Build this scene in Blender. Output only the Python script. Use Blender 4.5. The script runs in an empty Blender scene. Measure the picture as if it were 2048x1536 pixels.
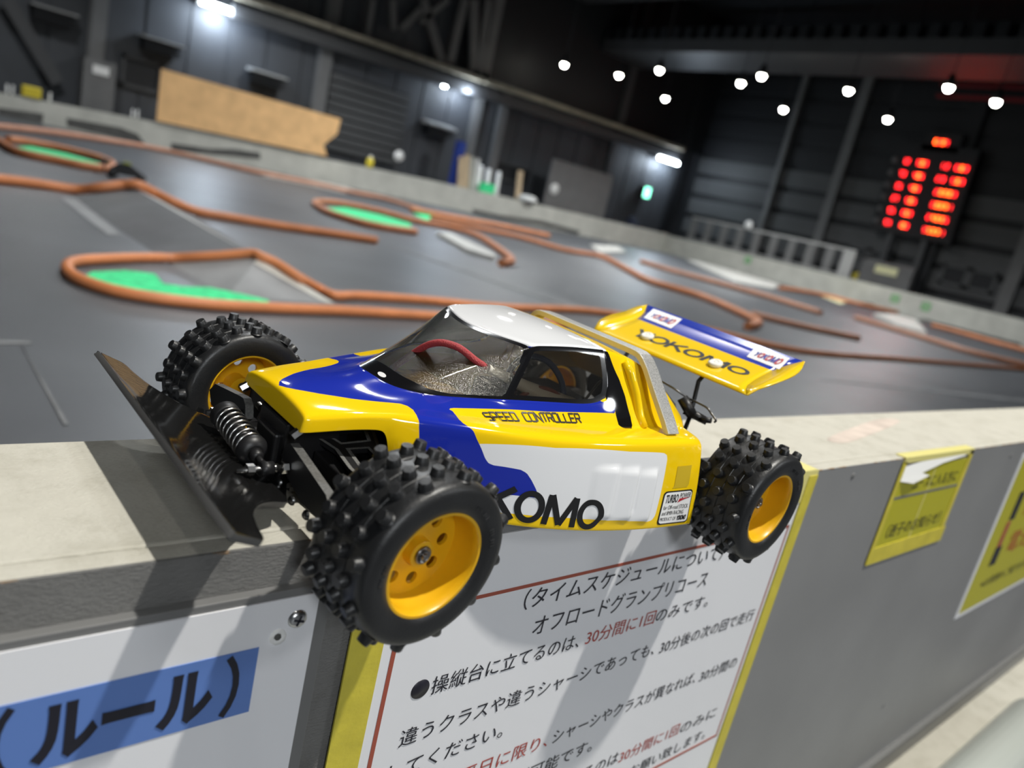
import bpy, bmesh, math, random
from math import sin, cos, pi, radians as R, atan2, hypot, exp, log
from mathutils import Vector, Matrix, Euler
from mathutils.bvhtree import BVHTree
random.seed(7)
SC = bpy.context.scene
COL = SC.collection

# ------------------------------------------------------------------ camera
H0 = 0.60                                   # barrier top above the floor
cam_d = bpy.data.cameras.new('camera'); cam = bpy.data.objects.new('camera', cam_d); COL.objects.link(cam)
_base = Matrix(((1, 0, 0), (0, 0, -1), (0, 1, 0)))
_rot = Matrix.Rotation(-0.749138, 3, 'Z') @ _base @ Matrix.Rotation(-0.240321, 3, 'X') @ Matrix.Rotation(0.231981, 3, 'Z')
cam.matrix_world = Matrix.Translation((-0.234142, -0.284024, 0.173507 + H0)) @ _rot.to_4x4()
cam_d.sensor_width = 36; cam_d.lens = 36 * 1490.8 / 2048
cam_d.clip_start = 0.02; cam_d.clip_end = 200
cam_d.dof.use_dof = True; cam_d.dof.focus_distance = 0.43; cam_d.dof.aperture_fstop = 6.3
SC.camera = cam

# ------------------------------------------------------------------ light
w = bpy.data.worlds.new('world'); SC.world = w; w.use_nodes = True
w.node_tree.nodes['Background'].inputs[0].default_value = (.75, .85, 1, 1)
w.node_tree.nodes['Background'].inputs[1].default_value = 0.035
SC.view_settings.view_transform = 'Standard'; SC.view_settings.look = 'None'
SC.view_settings.exposure = 0.28; SC.view_settings.gamma = 1; SC.view_settings.use_curve_mapping = False
SC.cycles.use_denoising = True
SC.cycles.max_bounces = 8; SC.cycles.transparent_max_bounces = 12
SC.cycles.sample_clamp_indirect = 6.0
def light(name, kind, loc, energy, color=(1, 1, 1), size=.2, aim=None, spot=None):
    d = bpy.data.lights.new(name, kind); d.energy = energy; d.color = color
    if kind == 'AREA': d.shape = 'DISK'; d.size = size
    else: d.shadow_soft_size = size
    if kind == 'SPOT': d.spot_size = R(spot or 120); d.spot_blend = .6
    o = bpy.data.objects.new(name, d); COL.objects.link(o); o.location = loc
    if aim is not None: o.rotation_euler = (Vector(aim) - Vector(loc)).to_track_quat('-Z', 'Y').to_euler()
    return o
# hall lamps over the operators' side (behind the photographer); the soft area fills are added to brighten the barrier face
light('key_lamp', 'SPOT', (1.62, -1.68, 6.3), 1500, (1, .97, .9), .085, (0, 0, .6), 100)
light('fill_light', 'AREA', (-1.9, -5.2, 3.2), 100, (.93, .97, 1), 1.2, (0, 0, .5))
light('fill_light', 'AREA', (4.2, -4.2, 3.4), 42, (.95, .98, 1), .9, (.6, .1, .4))
light('pit_lamp', 'SPOT', (-1.35, -1.05, 6.3), 70, (1, .97, .92), .07, (0, 0, .6), 100)
light('back_lamp', 'SPOT', (2.4, 3.6, 6.6), 190, (1, .97, .92), .1, (.1, .1, .6), 120)
for lx, ly, le in ((2.5, 5, 330), (8, 5, 420), (14, 6, 700), (20, 8, 700), (4, 11, 520), (10, 12, 800), (16, 14, 800), (21.5, 14, 600), (2, 16, 420), (9, 17, 500)):
    light('track_lamp', 'SPOT', (lx, ly, 5.3), le, (.95, .98, 1), .2, (lx, ly, 0), 150)

# ------------------------------------------------------------------ helpers
def tag(o, label=None, cat=None, group=None, kind=None):
    for k, v in (('label', label), ('category', cat), ('group', group), ('kind', kind)):
        if v: o[k] = v
    return o
def thing(name, label, cat, loc=(0, 0, 0), group=None, mat4=None):
    o = bpy.data.objects.new(name, None); COL.objects.link(o); o.empty_display_size = .05
    if mat4 is not None: o.matrix_world = mat4
    else: o.location = loc
    return tag(o, label, cat, group)
def mat(name, col, rough=.5, metal=0., spec=.5, bump=0., bscale=60., var=0., vscale=8., coat=0., emit=None, estr=0., alpha=1., trans=0., detail=6, coord='Object'):
    m = bpy.data.materials.new(name); m.use_nodes = True; nt = m.node_tree; b = nt.nodes['Principled BSDF']
    c = (*col, 1)
    b.inputs['Base Color'].default_value = c; b.inputs['Roughness'].default_value = rough
    b.inputs['Metallic'].default_value = metal; b.inputs['Specular IOR Level'].default_value = spec
    if coat: b.inputs['Coat Weight'].default_value = coat; b.inputs['Coat Roughness'].default_value = .04
    if emit: b.inputs['Emission Color'].default_value = (*emit, 1); b.inputs['Emission Strength'].default_value = estr
    b.inputs['Alpha'].default_value = alpha; b.inputs['Transmission Weight'].default_value = trans
    tc = nt.nodes.new('ShaderNodeTexCoord')
    if var:
        n = nt.nodes.new('ShaderNodeTexNoise'); n.inputs['Scale'].default_value = vscale; n.inputs['Detail'].default_value = detail
        nt.links.new(tc.outputs[coord], n.inputs['Vector'])
        r = nt.nodes.new('ShaderNodeMapRange'); r.inputs[1].default_value = .3; r.inputs[2].default_value = .7
        r.inputs[3].default_value = 1 - var; r.inputs[4].default_value = 1 + var
        nt.links.new(n.outputs['Fac'], r.inputs[0])
        mx = nt.nodes.new('ShaderNodeMix'); mx.data_type = 'RGBA'; mx.blend_type = 'MULTIPLY'; mx.inputs[0].default_value = 1
        mx.inputs[6].default_value = c; nt.links.new(r.outputs[0], mx.inputs[7]); nt.links.new(mx.outputs[2], b.inputs['Base Color'])
    if bump:
        n = nt.nodes.new('ShaderNodeTexNoise'); n.inputs['Scale'].default_value = bscale; n.inputs['Detail'].default_value = 5
        nt.links.new(tc.outputs[coord], n.inputs['Vector'])
        bp = nt.nodes.new('ShaderNodeBump'); bp.inputs['Strength'].default_value = bump; bp.inputs['Distance'].default_value = .002
        nt.links.new(n.outputs['Fac'], bp.inputs['Height']); nt.links.new(bp.outputs[0], b.inputs['Normal'])
    return m
class MB:
    """collects faces; build() links them as one mesh object"""
    def __init__(s, k=1.0): s.v = []; s.f = []; s.mi = []; s.sm = []; s.k = k
    def add(s, vs, fs, mi=0, smooth=False):
        n = len(s.v); s.v += [tuple(c * s.k for c in v) for v in vs]
        for f in fs: s.f.append(tuple(i + n for i in f)); s.mi.append(mi); s.sm.append(smooth)
        return s
    def box(s, a, b, mi=0, m=None):
        x0, y0, z0 = a; x1, y1, z1 = b
        vs = [Vector((x, y, z)) for x in (x0, x1) for y in (y0, y1) for z in (z0, z1)]
        if m is not None: vs = [m @ v for v in vs]
        return s.add([tuple(v) for v in vs], [(0, 1, 3, 2), (4, 6, 7, 5), (0, 4, 5, 1), (2, 3, 7, 6), (0, 2, 6, 4), (1, 5, 7, 3)], mi)
    def bar(s, p, q, wd, th, mi=0, up=(0, 0, 1)):
        p, q = Vector(p), Vector(q); d = (q - p); L = d.length; d.normalize(); u = Vector(up)
        if abs(d.dot(u)) > .98: u = Vector((0, 1, 0))
        sd = d.cross(u).normalized(); u = sd.cross(d)
        m = Matrix((sd, d, u)).transposed().to_4x4(); m.translation = p
        return s.box((-wd / 2, 0, -th / 2), (wd / 2, L, th / 2), mi, m)
    def tube(s, pts, r, n=10, mi=0, caps=True, smooth=True):
        pts = [Vector(p) for p in pts]; N = len(pts); rs = r if isinstance(r, (list, tuple)) else [r] * N
        vs = []; fs = []; pu = None
        for i, p in enumerate(pts):
            d = (pts[min(i + 1, N - 1)] - pts[max(i - 1, 0)]).normalized()
            if pu is None: pu = Vector((0, 0, 1)) if abs(d.z) < .9 else Vector((1, 0, 0))
            a = d.cross(pu).normalized(); b = a.cross(d).normalized(); pu = b
            vs += [tuple(p + (a * cos(t) + b * sin(t)) * rs[i]) for t in (2 * pi * k / n for k in range(n))]
        for i in range(N - 1):
            for k in range(n): fs.append((i * n + k, i * n + (k + 1) % n, (i + 1) * n + (k + 1) % n, (i + 1) * n + k))
        s.add(vs, fs, mi, smooth)
        if caps: s.add(vs[:n], [tuple(range(n))[::-1]], mi); s.add(vs[-n:], [tuple(range(n))], mi)
        return s
    def lathe(s, prof, n=48, axis='y', org=(0, 0, 0), mi=0, smooth=True, closed=False, m=None):
        vs = []; fs = []; P = len(prof); o = Vector(org)
        for k in range(n):
            t = 2 * pi * k / n
            for r, h in prof:
                a, b = r * cos(t), r * sin(t)
                v = Vector((b, h, a)) if axis == 'y' else (Vector((a, b, h)) if axis == 'z' else Vector((h, a, b)))
                if m is not None: v = m @ v
                vs.append(tuple(v + o))
        for k in range(n):
            k2 = (k + 1) % n
            for i in range(P if closed else P - 1): j = (i + 1) % P; fs.append((k * P + i, k2 * P + i, k2 * P + j, k * P + j))
        return s.add(vs, fs, mi, smooth)
    def poly(s, pts, h, mi=0, flip=False):
        """extrude closed loop of 3-D points by vector h"""
        n = len(pts); h = Vector(h); a = [tuple(p) for p in pts]; b = [tuple(Vector(p) + h) for p in pts]
        fs = [tuple(range(n)), tuple(range(2 * n - 1, n - 1, -1))] + [(i, i + n, (i + 1) % n + n, (i + 1) % n) for i in range(n)]
        return s.add(a + b, fs, mi)
    def build(s, name, mats, parent=None, bevel=0., autosm=None, m4=None, recalc=True):
        me = bpy.data.meshes.new(name); me.from_pydata(s.v, [], s.f)
        for m in (mats if isinstance(mats, (list, tuple)) else [mats]): me.materials.append(m)
        me.polygons.foreach_set('material_index', s.mi); me.polygons.foreach_set('use_smooth', s.sm)
        if recalc:
            b = bmesh.new(); b.from_mesh(me); bmesh.ops.remove_doubles(b, verts=b.verts, dist=1e-6); bmesh.ops.recalc_face_normals(b, faces=b.faces); b.to_mesh(me); b.free()
        me.update()
        o = bpy.data.objects.new(name, me); COL.objects.link(o)
        if parent: o.parent = parent
        if m4 is not None: o.matrix_local = m4
        if bevel:
            md = o.modifiers.new('bevel', 'BEVEL'); md.width = bevel; md.segments = 2; md.limit_method = 'ANGLE'; md.angle_limit = R(40)
        return o
def struct(o): o['kind'] = 'structure'; return o
def copy_thing(o, parent=None, depth=0):
    c = o.copy(); COL.objects.link(c)
    if parent: c.parent = parent
    for ch in list(o.children): copy_thing(ch, c, depth + 1)
    return c
def plate(loops, th, ch=0.):
    """flat plate with holes from 2-D loops -> (verts, faces), z from 0 to th"""
    cu = bpy.data.curves.new('p', 'CURVE'); cu.dimensions = '2D'; cu.fill_mode = 'BOTH'; cu.extrude = th / 2
    for lp in loops:
        sp = cu.splines.new('POLY'); sp.points.add(len(lp) - 1); sp.use_cyclic_u = True
        for p, q in zip(sp.points, lp): p.co = (q[0], q[1], 0, 1)
    o = bpy.data.objects.new('p', cu); COL.objects.link(o); bpy.context.view_layer.update()
    ev = o.evaluated_get(bpy.context.evaluated_depsgraph_get()); me = ev.to_mesh()
    vs = [(v.co.x, v.co.y, v.co.z + th / 2) for v in me.vertices]; fs = [tuple(p.vertices) for p in me.polygons]
    ev.to_mesh_clear(); bpy.data.objects.remove(o); bpy.data.curves.remove(cu)
    return vs, fs
_tc = {}
def text_mesh(body, bold=False):
    """built-in font -> (verts, faces) with unit size and its bounds"""
    if body in _tc: return _tc[body]
    cu = bpy.data.curves.new('t', 'FONT'); cu.body = body; cu.resolution_u = 3
    if bold: cu.offset = .018 if bold is True else bold
    o = bpy.data.objects.new('t', cu); COL.objects.link(o); bpy.context.view_layer.update()
    ev = o.evaluated_get(bpy.context.evaluated_depsgraph_get()); me = ev.to_mesh()
    vs = [(v.co.x, v.co.y) for v in me.vertices]; fs = [tuple(p.vertices) for p in me.polygons]
    ev.to_mesh_clear(); bpy.data.objects.remove(o); bpy.data.curves.remove(cu)
    xs = [v[0] for v in vs]; ys = [v[1] for v in vs]
    r = (vs, fs, min(xs), max(xs), min(ys), max(ys)); _tc[body] = r
    return r
def fit_text(mb, body, p0, p1, up, mi=0, bold=False, slant=0., ybase=None, yscale=None, thick=None):
    """text from p0 (baseline left) to p1 (baseline right), height along up (3-D vectors)"""
    vs, fs, x0, x1, y0, y1 = text_mesh(body, bold); p0, p1, up = Vector(p0), Vector(p1), Vector(up)
    y0 = 0 if ybase is None else ybase; y1 = y1 if yscale is None else yscale
    out = [tuple(p0 + (p1 - p0) * ((x - x0 + slant * (y - y0)) / (x1 - x0)) + up * ((y - y0) / (y1 - y0))) for x, y in vs]
    mb.add(out, fs, mi); return mb
def circle(cx, cy, r, n=24, a0=0): return [(cx + r * cos(a0 + 2 * pi * k / n), cy + r * sin(a0 + 2 * pi * k / n)) for k in range(n)]
def spline(pts, n=6, closed=False):
    """Catmull-Rom through 3-D/2-D points"""
    P = [Vector(p) for p in pts]; N = len(P); out = []
    for i in range(N if closed else N - 1):
        a, b, c, d = (P[(i - 1) % N], P[i], P[(i + 1) % N], P[(i + 2) % N]) if closed else (P[max(i - 1, 0)], P[i], P[i + 1], P[min(i + 2, N - 1)])
        for k in range(n):
            t = k / n; out.append(.5 * ((2 * b) + (c - a) * t + (2 * a - 5 * b + 4 * c - d) * t * t + (3 * b - a - 3 * c + d) * t ** 3))
    if not closed: out.append(P[-1])
    return [tuple(p) for p in out]

# ------------------------------------------------------------------ hall materials
M = {}
M['mat_floor'] = mat('track carpet', (.075, .081, .09), .42, bump=.12, bscale=900, var=.22, vscale=1.3, spec=.6)
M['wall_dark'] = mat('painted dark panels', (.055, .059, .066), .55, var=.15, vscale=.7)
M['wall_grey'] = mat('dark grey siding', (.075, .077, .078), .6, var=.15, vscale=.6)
M['black'] = mat('flat black', (.008, .009, .011), .6)
M['steel_grey'] = mat('grey painted steel', (.15, .15, .148), .5, var=.1, vscale=2)
M['steel_dark'] = mat('dark painted steel', (.055, .056, .058), .5)
M['steel_pale'] = mat('pale painted steel', (.36, .36, .35), .5)
M['beige'] = mat('beige cable tray', (.30, .27, .205), .6, var=.2, vscale=3)
M['concrete'] = mat('pale painted boards', (.50, .495, .44), .7, var=.12, vscale=2.5)
M['soot'] = mat('dark scuffed patch', (.085, .084, .078), .8, var=.25, vscale=3)
M['ply'] = mat('bare plywood', (.80, .49, .22), .6, var=.12, vscale=4)
M['white'] = mat('white plastic', (.78, .78, .75), .5)
M['paper'] = mat('white paper', (.8, .8, .78), .6)
M['yellow_paint'] = mat('yellow plastic', (.75, .6, .04), .45)
M['tan'] = mat('raw timber', (.55, .42, .27), .7, var=.2, vscale=9)
M['blue_cloth'] = mat('blue cloth', (.02, .05, .3), .8)
M['green_turf'] = mat('green turf', (.05, .72, .28), .85, var=.25, vscale=25, bump=.8, bscale=300)
M['tube'] = mat('bright tube', (1, 1, 1), .4, emit=(.82, .95, 1), estr=40)
M['lamp'] = mat('lamp glass', (1, 1, .9), .4, emit=(1, .98, .88), estr=45)
M['green_lit'] = mat('green lit sign', (.1, .8, .5), .4, emit=(.25, 1, .65), estr=4)
M['led'] = mat('red led', (.6, 0, 0), .4, emit=(1, .018, .022), estr=5)
M['led_hot'] = mat('orange led', (.6, .1, 0), .4, emit=(1, .10, .012), estr=8)
M['red_paint'] = mat('red painted steel', (.16, .01, .015), .5)

# ------------------------------------------------------------------ shell
fl = MB().add([(-14, -9, 0), (34, -9, 0), (34, 26, 0), (-14, 26, 0)], [(0, 1, 2, 3)]).build('floor', M['mat_floor'], recalc=False); struct(fl)
b = MB().box((-14, 21, 0), (27.6, 21.2, 9.5))
for x in range(-14, 28, 1):
    if x < 14: b.box((x, 20.97, 0), (x + .93, 21.0, 9.5))
    else: b.box((x, 20.97, 0), (x + .93, 21.0, 4.3)); b.box((x, 20.96, 4.3), (x + 1, 21.0, 9.5), 1)  # upper panels coloured black for wall the lamps leave unlit
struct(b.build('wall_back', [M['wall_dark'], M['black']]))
b = MB().box((27.5, -9, 0), (27.7, 21.2, 9.5), 1)
for k in range(11): b.box((27.42, -9, .15 + .86 * k), (27.5, 21, .78 + .86 * k), 0 if k < 5 else 1)  # boards above lamp height turn black, standing for missing light
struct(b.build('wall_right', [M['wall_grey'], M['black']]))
struct(MB().box((-14, -9, 9.5), (27.7, 21.2, 9.7)).build('ceiling', M['black']))
# steel columns, beams and braces of the hall
def column(x0, x1, z0=0, z1=9.4, y=20.8, m='steel_grey'):
    return struct(MB().box((x0, y, z0), (x1, 20.97, z1)).box((x0 - .05, y + .06, z0), (x0, y + .12, z1)).box((x1, y + .06, z0), (x1 + .05, y + .12, z1)).build('trim_%d' % next(TR), M[m]))
TR = iter(range(1, 99))
def at_col(p, wd, **k): column(p[0] - wd / 2, p[0] + wd / 2, **k)
at_col((3.94,1.95), .28); at_col((9.59,2.68), .34); at_col((15.09,2.23), .3, z1=4.4); at_col((16.15,2.64), .3, z1=4.2)
at_col((15.05,5.24), .34, z0=4.2); at_col((26.13,2.58), .5, m='black'); at_col((21.84,2.77), .3, m='steel_dark')
for p, q, wd in (((12.22,5.67), (13.25,4.23), .26), ((13.65,6.14), (13.55,4.27), .26), ((13.98,6.25), (14.49,4.31), .3), ((14.51,6.43), (14.69,4.36), .24), ((12.2,5.39), (11.66,4.66), .2), ((13.07,5.95), (12.28,5.06), .16), ((10.63,5.15), (10.64,4.07), .16), ((11.25,5.35), (11.42,4.58), .18), ((2.15,2.36), (3.2,0.9), .28)):
    struct(MB().bar((p[0], 20.7, p[1]), (q[0], 20.7, q[1]), wd, .12, up=(0, 1, 0)).build('trim_%d' % next(TR), M['steel_grey' if p[0] > 5 else 'steel_dark']))
p, q = (6.8,3.98), (25.4,4.19)
t = MB()
n = 14
for k in range(n):
    a, c = k / n, (k + .97) / n
    t.bar((p[0] + (q[0] - p[0]) * a, 20.45, p[1] + (q[1] - p[1]) * a), (p[0] + (q[0] - p[0]) * c, 20.45, p[1] + (q[1] - p[1]) * c), .3, .13)
struct(t.build('trim_%d' % next(TR), M['beige']))
struct(MB().bar((p[0], 20.6, p[1] - .35), (q[0], 20.6, q[1] - .35), .3, .3).build('trim_%d' % next(TR), M['steel_dark']))
# roof beams across the hall, running away from the operators
for x, z, wd, hh in ((20.0, 6.5, 2.3, .4), (17.2, 7.7, 1.6, .4), (25.0, 7.6, .4, .5)):
    t = MB().box((x, -8, z), (x + wd, 20.9, z + hh), 0)
    for k in range(56): t.box((x - .06, -8 + k * .52, z + hh), (x + wd + .06, -7.72 + k * .52, z + hh + .35), 1)
    struct(t.build('trim_%d' % next(TR), [M['steel_dark'], M['black']]))
for z in (7.3, 6.95):
    struct(MB().box((26.2, 4, z), (26.35, 11.5, z + .1)).build('trim_%d' % next(TR), M['red_paint']))

# dark openings and shutters
def opening(name, label, cat, pts, y=20.9, m='black', fr='steel_dark'):
    xs = [p[0] for p in pts]; zs = [p[1] for p in pts]; x0, x1, z0, z1 = min(xs), max(xs), min(zs), max(zs)
    th = thing(name, label, cat, (x0, y, z0))
    f = MB()
    for a in ((0, 0, x1 - x0, .08), (0, z1 - z0 - .08, x1 - x0, z1 - z0), (0, 0, .08, z1 - z0), (x1 - x0 - .08, 0, x1 - x0, z1 - z0)): f.box((a[0], -.03, a[1]), (a[2], .1, a[3]))
    f.build('frame', M[fr], th); MB().box((.08, .02, .08), (x1 - x0 - .08, .1, z1 - z0 - .08)).build('pane', M[m], th)
    return th
opening('wall_window', 'dark window opening left of the bare plywood board', 'window', [(4.52,1.94), (5.44,1.2)])
opening('wall_window', 'dark opening in the rear wall behind the stored timber', 'window', [(16.33,1.86), (17.98,1.24)])
sh = thing('roller_shutter', 'dark horizontal slat shutter right of the plywood board', 'shutter', (0, 20.88, 0))
(sx0, sz1), (sx1, sz0) = (9.84,3.02), (12.48,0.88)
t = MB()
for k in range(9): t.box((sx0, -.05, sz0 + (sz1 - sz0) * k / 9), (sx1, .05, sz0 + (sz1 - sz0) * (k + .78) / 9))
t.build('slats', M['wall_grey'], sh); MB().box((sx0, .02, sz0), (sx1, .06, sz1)).build('backing', M['black'], sh)
def hood(p, q, label):
    (x0, z1), (x1, z0) = p, q
    th = thing('wall_hood', label, 'vent hood', (x0, 20.95, z0), 'vent hoods on the rear wall')
    wd, hh = x1 - x0, z1 - z0
    MB().add([(0, 0, 0), (wd, 0, 0), (wd, 0, hh), (0, 0, hh), (0, -.45, 0), (wd, -.45, 0), (wd, -.45, hh * .45), (0, -.45, hh * .45)], [(0, 1, 2, 3), (4, 7, 6, 5), (3, 2, 6, 7), (0, 4, 5, 1), (0, 3, 7, 4), (1, 5, 6, 2)]).build('cover', M['steel_pale'], th)
    t = MB()
    for k in range(4): t.box((.04, -.44, -.05 - .07 * k), (wd - .04, -.02, -.02 - .07 * k))
    t.build('louver', M['black'], th)
hood((2.57,2.48), (3.49,2.41), 'grey vent hood at the upper left beside the slanted brace')
hood((4.82,2.49), (5.78,2.42), 'grey vent hood above the dark window')
hood((7.49,2.47), (8.48,2.38), 'grey vent hood above the plywood board')
hood((13.1,2.47), (14.21,2.33), 'grey vent hood under the twin wall lamps')

# ------------------------------------------------------------------ wall lamps (fluorescent)
def wall_lamp(p, q, label, e):
    (x0, z0), (x1, z1) = p, q
    th = thing('fluorescent_lamp', label, 'lamp', (x0, 20.6, z0), 'fluorescent wall lamps')
    L = max(x1 - x0, .3)
    MB().tube([(0, 0, 0), (L, 0, 0)], .06, 12).build('tube', M['tube'], th)
    MB().box((-.05, .08, -.06), (L + .05, .3, .1)).build('housing', M['steel_grey'], th)
    l = light('lamp_glow', 'POINT', (x0 + L / 2, 20.4, z0 - .15), e, (.72, .84, 1), .2)
wall_lamp((6.06,3.6), (7.19,3.68), 'long bright tube lamp at the top left of the rear wall', 150)
wall_lamp((14.03,3.69), (14.56,3.59), 'short bright tube lamp beside the small round wall light', 120)
wall_lamp((24.28,3.61), (25.51,3.57), 'bright tube lamp in the far corner by the green sign', 110)
p = (13.49,3.64)
th = thing('round_wall_light', 'small round white light left of the short tube lamp', 'lamp', (p[0], 20.6, p[1]))
MB().lathe([(0, -.05), (.09, -.04), (.12, 0), (.12, .06), (0, .06)], 20).build('lens', M['tube'], th)
p = (24.17,2.16)
th = thing('exit_sign', 'small lit green sign in the far corner', 'sign', (p[0], 20.68, p[1]))
MB().box((-.16, -.03, -.2), (.16, 0, .2)).build('lit_panel', M['green_lit'], th); MB().box((-.2, 0, -.24), (.2, .3, .24)).build('case', M['steel_dark'], th)

# ------------------------------------------------------------------ ceiling lamps
LZ = 5.3
for (x, y), lab in zip(((17.3, 19.66), (18.36, 18.12), (17.56, 15.74), (21.3, 18.5), (18.65, 13.58), (17.8, 12.37), (21.7, 13.96), (18.9, 10.44), (22.0, 10.73), (18.2, 7.72), (19.3, 7.06)),
        ('leftmost hanging hall lamp', 'hanging hall lamp second from the left', 'hanging hall lamp above another, left of centre', 'hanging hall lamp directly under another, left of centre',
         'left lamp of the close pair of hanging lamps', 'right lamp of the close pair of hanging lamps', 'low hanging lamp below the close pair', 'hanging lamp left above the red scoreboard',
         'low hanging lamp just left of the red scoreboard', 'hanging lamp straight above the red scoreboard', 'rightmost hanging hall lamp')):
    th = thing('hall_lamp', lab, 'lamp', (x, y, LZ), 'hanging hall lamps')
    MB().lathe([(0, -.10), (.045, -.09), (.075, -.06), (.09, -.02), (.09, .02), (0, .02)], 24, 'z').build('lens', M['lamp'], th)
    MB().lathe([(.092, .02), (.11, .0), (.125, .07), (.1, .14), (.06, .28), (0, .28)], 24, 'z').build('housing', M['black'], th)
    MB().tube([(0, 0, .28), (0, 0, 9.5 - LZ)], .012, 6).build('hanger', M['black'], th)

# ------------------------------------------------------------------ track barriers at the far sides
tops = [(-6, .42), (1.93, .44), (4.78, .55), (8.44, .59), (12.78, .69), (20, .72), (24.2, .74)]
t = MB()
for (x0, z0), (x1, z1) in zip(tops, tops[1:]):
    t.add([(x, y, z) for x, zt in ((x0, z0), (x1, z1)) for y in (19, 19.12) for z in (0, zt)], [(0, 1, 3, 2), (4, 6, 7, 5), (0, 4, 5, 1), (2, 3, 7, 6), (1, 5, 7, 3), (0, 2, 6, 4)])
bb = thing('far_barrier', 'long pale barrier at the back of the track', 'barrier', (0, 19, 0)); o = t.build('boards', M['concrete'], bb); o.location = (0, -19, 0)
for pts in (((1.9,0.14), (2.71,0.21), (2.7,-0), (1.92,-0.11)), ((3.13,0.23), (4.18,0.27), (4.55,0.21), (4.73,0.02), (3.16,0.06)), ((5.28,0.17), (6.17,0.23), (6.76,0.35), (7.39,0.39), (7.42,0.24), (5.3,0.01)), ((14.33,0.12), (15.45,0.11), (17.21,0.22), (19.22,0.14), (19.14,-0.01), (17.27,0.06), (15.5,-0.04), (14.35,-0.03))):
    MB().poly([(x, 18.99, max(z, .01)) for x, z in pts], (0, .015, 0)).build('scuffed_patch', M['soot'], bb).location = (0, -19, 0)
br = thing('side_barrier', 'long pale barrier along the right side of the track under the scoreboard', 'barrier', (24, 9, 0))
MB().box((0, -14, 0), (.12, 10, .70)).build('boards', M['concrete'], br)
for pts in (((11.16,0), (10.27,0.11), (9.97,-0.02), (10.96,-0.05)), ((8.75,0.05), (6.02,0.07), (5.98,-0.03), (8.56,-0.06))):
    MB().poly([(-.012, y - 9, max(z, .01)) for y, z in pts], (.015, 0, 0)).build('scuffed_patch', M['soot'], br)
M['green_mark'] = mat('green paint mark', (.12, .5, .13), .7)
for p in ((9.65,0.43), (8.7,0.42), (15.07,0.5)):
    t = MB(); y, z = p
    for a, c, e, f_ in ((-.13, -.12, -.08, .12), (.08, -.12, .13, .12), (-.13, .08, .13, .12), (-.13, -.03, .13, .01), (-.13, -.12, .13, -.08)): t.box((-.01, y - 9 + a, z + c), (.004, y - 9 + e, z + f_))
    t.build('green_mark', M['green_mark'], br)

# plywood board, small things standing on / behind the back barrier
q = [(4.89,1.73), (9.39,1.7), (9.35,1.3), (9.02,0.94), (9.17,0.68), (4.9,0.59)]
th = thing('plywood_board', 'long bare plywood board standing against the back barrier', 'board', (q[0][0], 19, 0)); x0 = q[0][0]
MB().poly([(x - x0, -.06, z) for x, z in q], (0, .04, 0)).build('sheet', M['ply'], th)
th = thing('switch_box', 'grey cabinet with a white notice at the far left', 'cabinet', (0, 20.4, 0))
(x0, z1), (x1, z0) = (3.64,1.62), (4.31,0.62)
MB().box((x0, 0, 0), (x1, .5, z1)).build('case', M['steel_grey'], th); (a, c), (e, f_) = (3.82,1.5), (4.16,1.31); MB().box((a, -.02, f_), (e, 0, c)).build('notice', M['paper'], th)
th = thing('yellow_crate', 'yellow crate on top of the back barrier at the far left', 'crate', (0, 19.05, 0))
(x0, z1), (x1, z0) = (2.3,0.87), (2.64,0.78)
MB().box((x0, -.1, .485), (x1, .12, .70)).build('body', M['yellow_paint'], th, .02); MB().box((x0 + .03, -.12, .62), (x1 - .03, .14, .68)).build('rim', M['yellow_paint'], th)
for k, (px, lab) in enumerate((((2.05,0.72), 'short white peg at the far left edge of the back barrier'), ((2.15,0.75), 'short white peg just left of the yellow crate'), ((2.81,0.8), 'short white peg just right of the yellow crate'), ((4.42,0.76), 'left peg of the pair beside the plywood board'), ((4.52,0.76), 'right peg of the pair beside the plywood board'))):
    zt = .45 + .11 * max(0, min(1, (px[0] - 1.93) / 2.85))
    tag(MB().lathe([(.025, 0), (.02, .17), (.0, .19)], 10, 'z').build('peg', M['white']), lab, 'peg', 'white pegs on the back barrier').location = (px[0], 19.06, zt)
def btl(p, m, mc, lab, h=.34):
    x = p[0]; z = .59 + .1 * (x - 8.44) / 4.3
    th = thing('squeeze_bottle', lab, 'bottle', (x, 19.06, z))
    MB().lathe([(0, 0), (.09, .01), (.1, .05), (.1, h * .62), (.05, h * .8), (0, h * .8)], 16, 'z').build('body', M[m], th); MB().lathe([(.05, h * .78), (.05, h * .9), (.015, h), (0, h)], 12, 'z').build('cap', M[mc], th)
btl((10.52,0.88), 'yellow_paint', 'white', 'yellow bottle standing on the back barrier right of the plywood')
p = (11.48,1.14)
th = thing('round_sign', 'round white disc sign on the back barrier beside the yellow bottle', 'sign', (p[0], 19.2, p[1])); MB().lathe([(0, -.02), (.15, -.02), (.15, .02), (0, .02)], 24).build('disc', M['paper'], th); MB().box((-.02, .02, -p[1]), (.02, .06, .1)).build('post', M['steel_dark'], th)
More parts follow.
